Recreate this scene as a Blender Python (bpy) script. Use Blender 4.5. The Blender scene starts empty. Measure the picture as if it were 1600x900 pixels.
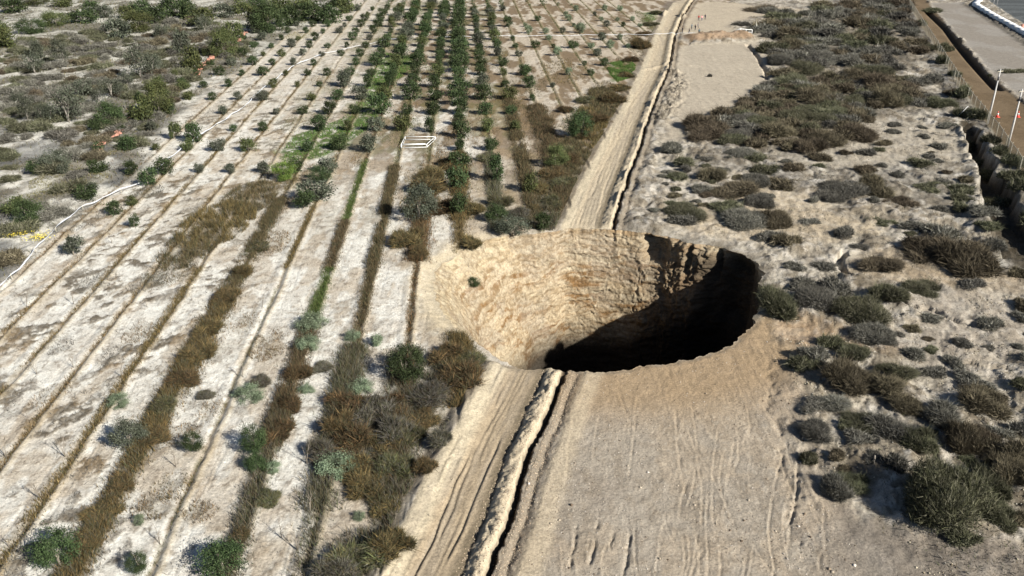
import bpy, math, random
import numpy as np
from mathutils import Vector

# ------------------------------------------------------------------ camera, sky, sun
SC = bpy.context.scene
COL = SC.collection
H = 41.0                      # height of the camera above the field
PITCH = math.radians(25.3)
F = 1347.0                    # focal length for a 1600 pixel wide frame
cam = bpy.data.cameras.new('camera'); co = bpy.data.objects.new('camera', cam); COL.objects.link(co)
co.location = (0, 0, H); co.rotation_euler = (math.pi/2 - PITCH, 0, 0)
cam.sensor_width = 36; cam.lens = F/1600*36; cam.clip_start = .5; cam.clip_end = 12000
SC.camera = co
SUN_EL = math.radians(31.5)
SUN_AZ = math.atan2(.746, -.665)              # clockwise from +Y
w = bpy.data.worlds.new('World'); SC.world = w; w.use_nodes = True
nt = w.node_tree; bg = nt.nodes['Background']
sk = nt.nodes.new('ShaderNodeTexSky'); sk.sky_type = 'NISHITA'; sk.sun_disc = False
sk.sun_elevation = SUN_EL; sk.sun_rotation = SUN_AZ; sk.air_density = .7; sk.dust_density = .6
nt.links.new(sk.outputs[0], bg.inputs[0]); bg.inputs[1].default_value = .05
sl = bpy.data.lights.new('sun', 'SUN'); sl.energy = 5.0; sl.angle = math.radians(.5); sl.color = (1, .955, .88)
so = bpy.data.objects.new('sun', sl); COL.objects.link(so)
sd_ = Vector((math.sin(SUN_AZ)*math.cos(SUN_EL), math.cos(SUN_AZ)*math.cos(SUN_EL), math.sin(SUN_EL)))
so.rotation_euler = sd_.to_track_quat('Z', 'Y').to_euler(); so.location = (60, -60, 90)
SC.view_settings.view_transform = 'Standard'; SC.view_settings.look = 'None'
SC.view_settings.exposure = 1.0; SC.view_settings.gamma = 1; SC.view_settings.use_curve_mapping = False
try:
    SC.cycles.max_bounces = 5; SC.cycles.diffuse_bounces = 1
except Exception:
    pass

rng = np.random.default_rng(7)
random.seed(7)

# ------------------------------------------------------------------ helpers
CP, SP = math.cos(PITCH), math.sin(PITCH)
def G(px, py):
    """point of the field seen at a pixel of the 1600x900 photograph"""
    a = (px-800)/F; b = -(py-450)/F
    t = H/(SP - b*CP)
    return (a*t, (CP + b*SP)*t)
def GP(pts): return np.array([G(*p) for p in pts])
def mpp(px, py):
    x, y = G(px, py)
    return (y*CP + H*SP)/F
def K(r, g, b, k=.62):
    f = lambda c: ((c/255+.055)/1.055)**2.4 if c > 10 else c/255/12.92
    return np.array([f(r)*k, f(g)*k, f(b)*k])

def vnoise(x, y, seed=0):
    xi = np.floor(x).astype(np.int64); yi = np.floor(y).astype(np.int64)
    fx = x-xi; fy = y-yi
    fx = fx*fx*(3-2*fx); fy = fy*fy*(3-2*fy)
    def hsh(a, b):
        n = (a*374761393 + b*668265263 + seed*1442695041) & 0x7fffffff
        n = ((n ^ (n >> 13))*1274126177) & 0x7fffffff
        return ((n ^ (n >> 16)) & 0xffff)/65535.0
    return (hsh(xi, yi)*(1-fx)+hsh(xi+1, yi)*fx)*(1-fy) + (hsh(xi, yi+1)*(1-fx)+hsh(xi+1, yi+1)*fx)*fy
def fbm(x, y, seed=0, o=4):
    s = 0; a = .5; t = 0
    for i in range(o):
        s = s + a*vnoise(x, y, seed+i*17); t += a; a *= .55
        x, y = (x*.8-y*.6)*2.03+11.7, (x*.6+y*.8)*2.03-5.3
    return s/t
def sst(a, b, x):
    t = np.clip((x-a)/(b-a), 0, 1); return t*t*(3-2*t)
def inpoly(X, Y, poly):
    r = np.zeros(np.shape(X), bool); n = len(poly)
    for i in range(n):
        x1, y1 = poly[i]; x2, y2 = poly[(i+1) % n]
        if y1 == y2: continue
        c = ((y1 > Y) != (y2 > Y)) & (X < (x2-x1)*(Y-y1)/(y2-y1)+x1)
        r ^= c
    return r
def sdist(X, Y, line):
    """signed distance (+ = right of the line's direction) and length along the line"""
    best = np.full(np.shape(X), 1e9); sg = np.zeros(np.shape(X)); al = np.zeros(np.shape(X)); L = 0
    n = len(line)
    for i in range(n-1):
        ax, ay = line[i]; bx, by = line[i+1]; dx, dy = bx-ax, by-ay; l2 = dx*dx+dy*dy; l = math.sqrt(l2)
        t = ((X-ax)*dx+(Y-ay)*dy)/l2
        tc = np.clip(t, 0, 1)
        d = np.hypot(X-ax-tc*dx, Y-ay-tc*dy)
        m = d < best
        best = np.where(m, d, best); sg = np.where(m, np.sign((X-ax)*dy-(Y-ay)*dx), sg)
        al = np.where(m, L+tc*l, al); L += l
    return best*sg, al, L
def polymask(X, Y, poly, soft, warp=0, ws=3.0, seed=3):
    if warp:
        wx = (fbm(X/ws, Y/ws, seed)-.5)*2*warp; wy = (fbm(X/ws, Y/ws, seed+50)-.5)*2*warp
        X = X+wx; Y = Y+wy
    ins = inpoly(X, Y, poly)
    if soft <= 0: return ins.astype(float)
    x0, y0 = poly.min(0)-soft*2; x1, y1 = poly.max(0)+soft*2
    m = np.zeros(np.shape(X)); bb = (X > x0) & (X < x1) & (Y > y0) & (Y < y1)
    d, _, _ = sdist(X[bb], Y[bb], np.vstack([poly, poly[:1]]))
    m[bb] = sst(-soft, soft, np.where(ins[bb], abs(d), -abs(d)))
    return m

def mesh(name, V, Fc, mat, parent=None, col=None, smooth=False, loc=None, link=True):
    me = bpy.data.meshes.new(name)
    V = np.asarray(V, np.float32); Fc = np.asarray(Fc, np.int32); n = Fc.shape[1]
    me.vertices.add(len(V)); me.vertices.foreach_set('co', V.ravel())
    me.loops.add(Fc.size); me.loops.foreach_set('vertex_index', Fc.ravel())
    me.polygons.add(len(Fc)); me.polygons.foreach_set('loop_start', np.arange(0, Fc.size, n, dtype=np.int32))
    me.polygons.foreach_set('loop_total', np.full(len(Fc), n, np.int32))
    if smooth: me.polygons.foreach_set('use_smooth', np.ones(len(Fc), bool))
    if col is not None:
        a = me.color_attributes.new('tint', 'FLOAT_COLOR', 'POINT')
        c = np.ones((len(V), 4), np.float32); c[:, :3] = col
        a.data.foreach_set('color', c.ravel())
    me.update(calc_edges=True); me.validate()
    me.materials.append(mat)
    if not link: return me
    return link_mesh(name, me, parent, loc)
def link_mesh(name, me, parent=None, loc=None):
    o = bpy.data.objects.new(name, me); COL.objects.link(o)
    if parent: o.parent = parent
    if loc is not None: o.location = loc
    return o
def tag(o, label=None, cat=None, group=None, kind=None):
    if label: o['label'] = label
    if cat: o['category'] = cat
    if group: o['group'] = group
    if kind: o['kind'] = kind
    return o
def thing(name, label, cat, loc=(0, 0, 0), rz=0, group=None):
    o = bpy.data.objects.new(name, None); COL.objects.link(o)
    o.location = loc; o.rotation_euler = (0, 0, rz); o.empty_display_size = .3
    return tag(o, label, cat, group)

class MB:
    """collects boxes and tubes into one mesh (all triangles)"""
    def __init__(s): s.v = []; s.f = []; s.n = 0
    def add(s, v, f):
        s.v.append(np.asarray(v, float)); s.f.append(np.asarray(f, int)+s.n); s.n += len(v)
    def box(s, c, d, rz=0):
        x, y, z = d[0]/2, d[1]/2, d[2]/2
        v = np.array([[a*x, b*y, e*z] for a in (-1, 1) for b in (-1, 1) for e in (-1, 1)])
        ca, sa = math.cos(rz), math.sin(rz); v = np.column_stack([v[:, 0]*ca-v[:, 1]*sa, v[:, 0]*sa+v[:, 1]*ca, v[:, 2]])+np.array(c)
        q = [(0, 1, 3, 2), (4, 6, 7, 5), (0, 4, 5, 1), (2, 3, 7, 6), (0, 2, 6, 4), (1, 5, 7, 3)]
        s.add(v, [t for a, b, c2, d2 in q for t in ((a, b, c2), (a, c2, d2))])
    def tube(s, pts, rad, n=6):
        pts = [Vector(p) for p in pts]; rad = rad if hasattr(rad, '__len__') else [rad]*len(pts)
        v = []
        for i, p in enumerate(pts):
            d = (pts[min(i+1, len(pts)-1)]-pts[max(i-1, 0)])
            if d.length < 1e-9: d = Vector((0, 0, 1))
            d.normalize()
            a = d.cross(Vector((0, 0, 1)) if abs(d.z) < .9 else Vector((1, 0, 0))).normalized(); b = d.cross(a)
            for k in range(n):
                t = 2*math.pi*k/n; v.append(p+(a*math.cos(t)+b*math.sin(t))*rad[i])
        f = []
        for i in range(len(pts)-1):
            for k in range(n):
                a0 = i*n+k; a1 = i*n+(k+1) % n
                f += [(a0, a1, a1+n), (a0, a1+n, a0+n)]
        v.append(pts[0]); v.append(pts[-1]); c0 = len(v)-2; c1 = c0+1; e = (len(pts)-1)*n
        for k in range(n):
            f.append((c0, (k+1) % n, k)); f.append((c1, e+k, e+(k+1) % n))
        s.add([tuple(q) for q in v], f)
    def arrays(s): return np.vstack(s.v), np.vstack(s.f)
    def build(s, name, mat, parent=None, loc=None, link=True, smooth=False):
        v, f = s.arrays(); return mesh(name, v, f, mat, parent, None, smooth, loc, link)

# ------------------------------------------------------------------ materials
def soil_mat(name, fine=1.0, bump=.5, scale=1.0):
    m = bpy.data.materials.new(name); m.use_nodes = True; N = m.node_tree.nodes; L = m.node_tree.links
    b = N['Principled BSDF']; b.inputs['Roughness'].default_value = .95; b.inputs['Specular IOR Level'].default_value = .1
    at = N.new('ShaderNodeAttribute'); at.attribute_name = 'tint'
    tc = N.new('ShaderNodeNewGeometry')
    n1 = N.new('ShaderNodeTexNoise'); n1.inputs['Scale'].default_value = 5.5*scale; n1.inputs['Detail'].default_value = 6; n1.inputs['Roughness'].default_value = .75
    n2 = N.new('ShaderNodeTexNoise'); n2.inputs['Scale'].default_value = .9*scale; n2.inputs['Detail'].default_value = 5; n2.inputs['Roughness'].default_value = .7
    v = N.new('ShaderNodeTexVoronoi'); v.inputs['Scale'].default_value = 3.2*scale; v.feature = 'F1'
    for n in (n1, n2, v): L.new(tc.outputs['Position'], n.inputs['Vector'])
    r1 = N.new('ShaderNodeMapRange'); r1.inputs[1].default_value = .3; r1.inputs[2].default_value = .7; r1.inputs[3].default_value = 1-.30*fine; r1.inputs[4].default_value = 1+.20*fine
    r2 = N.new('ShaderNodeMapRange'); r2.inputs[1].default_value = .3; r2.inputs[2].default_value = .7; r2.inputs[3].default_value = 1-.14*fine; r2.inputs[4].default_value = 1+.12*fine
    L.new(n1.outputs[0], r1.inputs[0]); L.new(n2.outputs[0], r2.inputs[0])
    mu = N.new('ShaderNodeMath'); mu.operation = 'MULTIPLY'; L.new(r1.outputs[0], mu.inputs[0]); L.new(r2.outputs[0], mu.inputs[1])
    vm = N.new('ShaderNodeVectorMath'); vm.operation = 'SCALE'; L.new(at.outputs['Color'], vm.inputs[0]); L.new(mu.outputs[0], vm.inputs['Scale'])
    L.new(vm.outputs[0], b.inputs['Base Color'])
    ad = N.new('ShaderNodeMath'); ad.operation = 'MULTIPLY_ADD'; ad.inputs[1].default_value = .35
    L.new(v.outputs['Distance'], ad.inputs[0]); L.new(n1.outputs[0], ad.inputs[2])
    bp = N.new('ShaderNodeBump'); bp.inputs['Strength'].default_value = bump; bp.inputs['Distance'].default_value = .10/scale
    L.new(ad.outputs[0], bp.inputs['Height']); L.new(bp.outputs[0], b.inputs['Normal'])
    return m
def tint_mat(name, rough=.85, vary=.25, trans=0.0):
    """colour from the mesh, varied from object to object"""
    m = bpy.data.materials.new(name); m.use_nodes = True; N = m.node_tree.nodes; L = m.node_tree.links
    b = N['Principled BSDF']; b.inputs['Roughness'].default_value = rough; b.inputs['Specular IOR Level'].default_value = .15
    at = N.new('ShaderNodeAttribute'); at.attribute_name = 'tint'
    oi = N.new('ShaderNodeObjectInfo')
    hs = N.new('ShaderNodeHueSaturation')
    a = N.new('ShaderNodeMapRange'); a.inputs[3].default_value = 1-vary; a.inputs[4].default_value = 1+vary
    h = N.new('ShaderNodeMapRange'); h.inputs[3].default_value = .485; h.inputs[4].default_value = .515
    L.new(oi.outputs['Random'], a.inputs[0]); L.new(a.outputs[0], hs.inputs['Value'])
    L.new(oi.outputs['Random'], h.inputs[0]); L.new(h.outputs[0], hs.inputs['Hue'])
    L.new(at.outputs['Color'], hs.inputs['Color']); L.new(hs.outputs[0], b.inputs['Base Color'])
    if trans:
        tr = N.new('ShaderNodeBsdfTranslucent'); mx = N.new('ShaderNodeMixShader'); mx.inputs[0].default_value = trans
        L.new(hs.outputs[0], tr.inputs[0]); L.new(b.outputs[0], mx.inputs[1]); L.new(tr.outputs[0], mx.inputs[2])
        L.new(mx.outputs[0], N['Material Output'].inputs[0])
    return m
def plain(name, col, rough=.7, metal=0, noise=.12, scale=6):
    m = bpy.data.materials.new(name); m.use_nodes = True; N = m.node_tree.nodes; L = m.node_tree.links
    b = N['Principled BSDF']; b.inputs['Roughness'].default_value = rough; b.inputs['Metallic'].default_value = metal
    n = N.new('ShaderNodeTexNoise'); n.inputs['Scale'].default_value = scale; n.inputs['Detail'].default_value = 4
    g = N.new('ShaderNodeNewGeometry'); L.new(g.outputs['Position'], n.inputs['Vector'])
    r = N.new('ShaderNodeMapRange'); r.inputs[1].default_value = .3; r.inputs[2].default_value = .7
    r.inputs[3].default_value = 1-noise; r.inputs[4].default_value = 1+noise
    c = N.new('ShaderNodeVectorMath'); c.operation = 'SCALE'; c.inputs[0].default_value = tuple(col)[:3]
    L.new(n.outputs[0], r.inputs[0]); L.new(r.outputs[0], c.inputs['Scale']); L.new(c.outputs[0], b.inputs['Base Color'])
    return m
M_SOIL = soil_mat('soil', 1.35, .8); M_ROCK = soil_mat('sinkhole_rock', 1.3, .9, .7)
M_LEAF = tint_mat('foliage', .7, .22, .12); M_TWIG = tint_mat('dry_twigs', .9, .2); M_WEED = tint_mat('weeds', .9, 0)
M_BARK = plain('bark', (.22, .19, .15)); M_PALEBARK = plain('pale_bark', (.26, .235, .20))
M_STONE = tint_mat('stones', .9, 0)
M_WHITE = plain('white_paint', (.62, .62, .60), .6, 0, .15); M_CONC = plain('concrete', (.40, .39, .37), .9, 0, .15, 3)
M_ORANGE = plain('orange_netting', (.55, .27, .19), .7, 0, .35, 5); M_YELL = plain('yellow_petals', (.72, .58, .05), .7)
M_POST = plain('weathered_post', (.40, .37, .29), .85); M_WIRE = plain('fence_wire', (.36, .33, .22), .6)
M_DARK = plain('dark_metal', (.05, .05, .055), .5); M_RED = plain('red_plastic', (.65, .07, .05), .45)
M_TAPE = plain('white_plastic', (.50, .52, .55), .45, 0, .12, 2)

# ------------------------------------------------------------------ lines and regions traced on the field
RIM = GP([(705,398),(722,387),(745,376),(768,368),(800,364),(835,364),(862,362),(880,357),(905,356),(940,357),(975,359),(1005,363),(1030,367),(1055,371),(1075,378),(1100,382),(1125,384),(1148,391),(1166,399),(1183,410),(1192,424),(1191,440),(1193,455),(1190,470),(1181,492),(1168,514),(1152,530),(1130,543),(1110,553),(1088,558),(1060,562),(1035,569),(1000,572),(960,580),(925,582),(895,580),(860,577),(828,575),(800,568),(775,560),(758,545),(742,530),(722,515),(702,498),(688,480),(680,462),(677,440),(681,420)])
HC = np.array([(RIM[:, 0].min()+RIM[:, 0].max())/2, (RIM[:, 1].min()+RIM[:, 1].max())/2])
_t = np.arctan2(RIM[:, 1]-HC[1], RIM[:, 0]-HC[0]); _o = np.argsort(_t); _t = _t[_o]; _r = np.hypot(*(RIM-HC).T)[_o]
def rimr(th, rg=1.0):
    th = (th+math.pi) % (2*math.pi)-math.pi
    r = np.interp(th, np.r_[_t-2*math.pi, _t, _t+2*math.pi], np.r_[_r, _r, _r])
    s = th*18
    return r + ((fbm(s/1.3+50, s*0+.5, 5, 4)-.5)*1.25 + (vnoise(s*3+9, s*0, 8)-.5)*.18)*rg
RIDGE_N = GP([(870,570),(868,583),(847,636),(821,692),(805,737),(787,787),(770,836),(749,889),(728,940)])
RIDGE_F = GP([(1092,-12),(1078,3),(1061,30),(1050,57),(1041,107),(1022,150),(1001,205),(994,230),(967,300),(952,350),(950,357)])
BERM_N = GP([(770,572),(762,583),(739,624),(709,685),(676,741),(646,794),(604,888),(580,940)])
BERM_F = GP([(1052,5),(1036,28),(1022,57),(1002,107),(982,150),(948,212),(936,232),(903,297),(880,350),(878,358)])
def track_poly(a, b): return np.vstack([a, b[::-1]])
TRACK_N = track_poly(BERM_N, RIDGE_N); TRACK_F = track_poly(BERM_F, RIDGE_F)
CLEAR_N = np.vstack([RIDGE_N[1:], GP([(760,960),(1000,960),(1420,960),(1345,900),(1318,830),(1292,760),(1272,700),(1250,640),(1236,590),(1232,555),(1215,515),(1197,480),(1185,490),(1152,530),(1060,562),(925,581)])])
CLEAR_F = GP([(1042,200),(1050,110),(1062,70),(1130,68),(1186,66),(1200,90),(1206,125),(1190,150),(1160,165),(1130,183),(1095,192),(1062,212),(1030,240)])
CLEAR_T = GP([(1062,55),(1070,30),(1090,5),(1130,3),(1180,10),(1250,14),(1240,30),(1170,27),(1140,40),(1150,50),(1180,55)])
FENCE = GP([(1409,-8),(1416,5),(1445,52),(1475,101),(1502,145),(1513,162),(1543,201),(1558,220),(1600,285),(1640,345)])
ROADW = GP([(1412,-12),(1419,5),(1448,52),(1478,99),(1506,142),(1545,198),(1560,217),(1602,280),(1650,350),(1720,300),(1640,200),(1590,155),(1567,135),(1530,100),(1500,63),(1470,28),(1450,5),(1440,-12)])
LOT = GP([(1455,5),(1500,4),(1530,18),(1565,42),(1600,68),(1660,105),(1700,200),(1640,185),(1590,150),(1570,132),(1532,98),(1503,62),(1472,27)])
DARKD = GP([(1449,18),(1462,30),(1478,45),(1495,68),(1515,92),(1535,114),(1552,132),(1562,142)])
CANAL = GP([(1545,-12),(1523,9),(1550,26),(1600,53),(1660,86)])
YARD = GP([(1549,-12),(1545,2),(1600,38),(1680,80),(1760,40),(1700,-12)])
DITCH = GP([(1508,196),(1522,222),(1536,255),(1552,292),(1572,330),(1596,372),(1625,410)])
SCRUBL = GP([(-60,505),(0,455),(55,390),(120,335),(180,300),(225,250),(262,190),(310,150),(350,125),(400,92),(440,55),(500,30),(560,-12),(-400,-12),(-400,505)])
PIPE_L = [(-30,480),(0,452),(28,428),(60,392),(100,352),(128,331),(180,306),(230,286),(262,254),(300,225),(345,195),(385,168),(402,150),(430,127),(463,104),(505,87)]
PIPE_T = [(505,87),(535,80),(570,73),(610,64),(650,61),(700,60),(760,60),(820,59),(900,58),(960,57),(1008,57),(1045,56),(1085,55)]
GRASS = [GP([(603,82),(645,88),(648,108),(612,128),(600,160),(585,195),(540,225),(505,245),(455,256),(432,246),(462,212),(510,196),(548,178),(568,140),(588,105)]), GP([(945,100),(985,94),(994,104),(985,122),(965,128),(955,118)]), GP([(1005,20),(1030,18),(1026,32),(1008,35)])]
# furrow rows: coordinate across them
RDX = (718-800)*CP/F
def rowu(X, Y): return X - RDX*Y
_g0 = G(718, 450); _g1 = G(718+71.3, 450)
U0 = rowu(*_g0); PITCHROW = rowu(*_g1)-U0
def rowk(X, Y): return (rowu(X, Y)-U0)/PITCHROW
def row_point(k, Y): return (U0+k*PITCHROW+RDX*Y, Y)
def Yof(py): return G(800, py)[1]

THICK = [[(1190,18),(1260,22),(1300,8),(1412,2),(1425,40),(1440,90),(1400,115),(1330,125),(1225,130),(1210,90),(1200,60)],
 [(1200,135),(1330,125),(1420,120),(1450,150),(1470,175),(1400,165),(1330,190),(1350,215),(1260,240),(1160,235),(1080,215),(1110,190),(1170,165)]]
# weed strips along the furrows: row, first and last pixel line, half width, blades per m2, height, palette
STRIPS = [(-11,90,300,.35,40,.2,'gold'),(-10,90,430,.40,60,.25,'gold'),(-9,90,640,.38,100,.28,'gold'),(-8,100,900,.40,120,.3,'gold'),(-7,100,900,.36,110,.28,'gold'),
 (-6,110,420,.30,60,.25,'gold'),(-6,420,930,.55,150,.38,'gold'),(-5,100,330,.5,70,.35,'brown'),(-5,310,480,1.1,200,.65,'brown'),(-5,470,680,1.3,210,.8,'rust'),(-5,660,930,1.1,200,.7,'rust'),(-5,470,930,.8,70,.9,'mixed'),
 (-4,60,300,.4,50,.3,'rust'),(-4,300,420,.45,130,.4,'rust'),(-4,420,930,.16,50,.15,'olive'),
 (-3,60,250,.55,70,.35,'brown'),(-3,250,345,.55,160,.5,'green'),(-3,345,420,.75,170,.55,'brown'),(-3,420,500,.75,190,.5,'green'),(-3,500,700,1.0,200,.8,'brown'),(-3,640,930,.85,190,.7,'mixed'),
 (-2,40,260,.55,70,.35,'olive'),(-2,260,420,.85,200,.75,'brown'),(-2,420,580,.65,190,.6,'brown'),(-2,540,800,1.35,200,.9,'mixed'),(-2,800,930,.9,110,.6,'mixed'),
 (-1,40,285,.55,70,.35,'olive'),(-1,285,410,1.35,170,.75,'rust'),(-1,410,540,.42,110,.35,'rust'),(-1,545,780,1.6,210,.95,'mixed'),(-1,560,760,.9,80,1.0,'rust'),(-1,780,930,1.1,120,.7,'mixed'),
 (0,20,240,.6,80,.35,'olive'),(0,240,345,1.4,190,.9,'rust'),(0,345,392,.9,120,.6,'gold'),(0,520,640,1.3,150,.9,'rust'),
 (1,20,240,.6,80,.35,'olive'),(1,240,362,1.1,160,.9,'mixed'),(2,0,150,.5,60,.3,'olive'),(2,150,358,1.2,190,.9,'brown'),
 (3,0,175,.3,60,.3,'olive'),(3,165,345,1.9,190,.9,'brown'),(4,0,170,.3,70,.3,'olive'),(5,0,150,.3,70,.3,'olive'),(6,0,130,.3,70,.3,'olive'),(7,0,110,.3,70,.3,'olive'),(8,0,85,.3,70,.3,'olive'),(9,0,75,.3,70,.3,'olive'),(10,0,60,.3,60,.3,'olive'),(11,0,50,.3,60,.3,'olive'),
 (-12,60,220,.35,40,.2,'gold'),(-13,40,180,.35,40,.2,'gold'),(-14,30,150,.35,40,.2,'gold'),(-3,0,80,.3,30,.2,'olive'),(-5,0,130,.3,30,.2,'gold'),(-7,0,100,.3,30,.2,'gold'),(-9,0,90,.3,30,.2,'gold')]
# patches of weeds between rows: x, y, half width, half depth in metres, blades per m2, palette
PATCH = [(340,350,4.2,8,120,'rust'),(300,385,3,7,100,'brown'),(390,310,3.4,7,100,'brown'),(430,285,3,6,80,'rust'),(270,420,2.5,5,60,'brown'),(225,300,2,4,40,'brown'),(560,170,3,8,40,'olive'),(700,120,5,14,30,'rust'),(820,130,5,14,30,'brown'),(880,110,5,14,40,'rust'),(640,120,5,12,30,'rust'),(760,90,6,18,25,'rust'),(620,200,4,10,40,'olive'),(745,200,4,12,30,'gold'),(590,60,6,25,22,'olive'),(520,120,4,12,22,'gold'),(470,190,3,8,30,'olive'),(430,380,1.6,4,60,'gold'),(215,520,1.2,2.4,50,'gold'),(80,620,1.4,2.2,40,'gold'),(175,560,1.2,2.4,40,'gray'),(330,640,1.0,2,60,'gold'),(90,540,1.4,2.2,40,'gray'),(230,440,1.8,3,50,'gray'),(150,440,1.8,3,40,'gray'),(420,540,1.6,3,70,'gold'),(385,505,1.2,2.2,60,'gold'),(285,680,1.3,1.6,60,'gold'),(245,790,1.7,1.6,70,'gold'),
 (310,800,1.3,1.3,60,'gold'),(270,760,1.5,1.5,60,'rust'),(690,215,3,6,45,'gold'),(690,250,3.3,6,80,'gold'),(655,320,2.6,5,110,'rust'),(660,275,2.6,5,60,'rust'),(800,160,2.5,7,50,'rust'),(770,150,2.5,5,50,'rust'),
 (880,240,2.5,10,90,'rust'),(900,200,3.0,8,80,'rust'),(925,165,2.6,10,80,'brown'),(950,140,2.5,8,80,'brown'),(870,300,2.6,10,170,'brown'),(900,260,3,14,170,'brown'),(925,200,3,14,170,'rust'),(945,160,3,14,170,'brown'),(850,340,2.2,5,170,'mixed'),(990,70,1.6,16,70,'brown'),(1012,35,1.8,25,70,'olive'),(975,100,1.5,10,70,'brown'),
 (720,560,1.8,2.6,170,'rust'),(690,580,1.8,2.0,150,'mixed'),(640,640,2.0,3,130,'mixed'),(560,690,2.0,4,130,'gray'),(600,760,1.2,2.4,110,'mixed'),(560,860,2.0,1.8,120,'mixed'),(690,660,1.0,3.5,80,'mixed'),(665,700,1.0,3,70,'gray'),
 (560,250,2,4,40,'gold'),(480,270,2.5,4,30,'gold'),(840,190,2,5,30,'gold'),(640,170,4,8,20,'gold'),(120,345,3,4,40,'gray'),(60,330,5,6,50,'gray'),(110,280,5,6,50,'yolive'),(60,310,3,5,50,'yolive'),(195,230,2,4,50,'yolive'),
 (480,25,5,14,25,'yolive'),(470,55,4,8,40,'yolive'),(330,180,3,6,20,'gray'),(230,300,2,3,50,'gray')]
PAL = {'gold': [(.27,.185,.09),(.17,.115,.05),(.12,.105,.05),(.10,.075,.04)], 'rust': [(.185,.12,.05),(.12,.082,.040),(.25,.17,.075),(.085,.072,.036),(.08,.08,.042)],
       'brown': [(.125,.092,.050),(.085,.07,.044),(.17,.122,.062),(.072,.076,.038)], 'olive': [(.12,.13,.055),(.10,.10,.05),(.16,.14,.06)],
       'green': [(.075,.125,.03),(.06,.09,.025),(.12,.14,.05)], 'mixed': [(.10,.09,.055),(.085,.095,.045),(.15,.12,.07),(.14,.135,.11)],
       'gray': [(.19,.175,.15),(.14,.13,.11),(.11,.105,.085)], 'yolive': [(.24,.22,.07),(.17,.16,.07),(.13,.13,.06)], 'lawn': [(.07,.15,.03),(.095,.17,.04),(.055,.11,.028),(.12,.14,.05)]}

for k_ in PAL:
    PAL[k_] = [tuple(np.array(c_)*(.72 if k_ not in ('lawn',) else .8)) for c_ in PAL[k_]]
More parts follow.
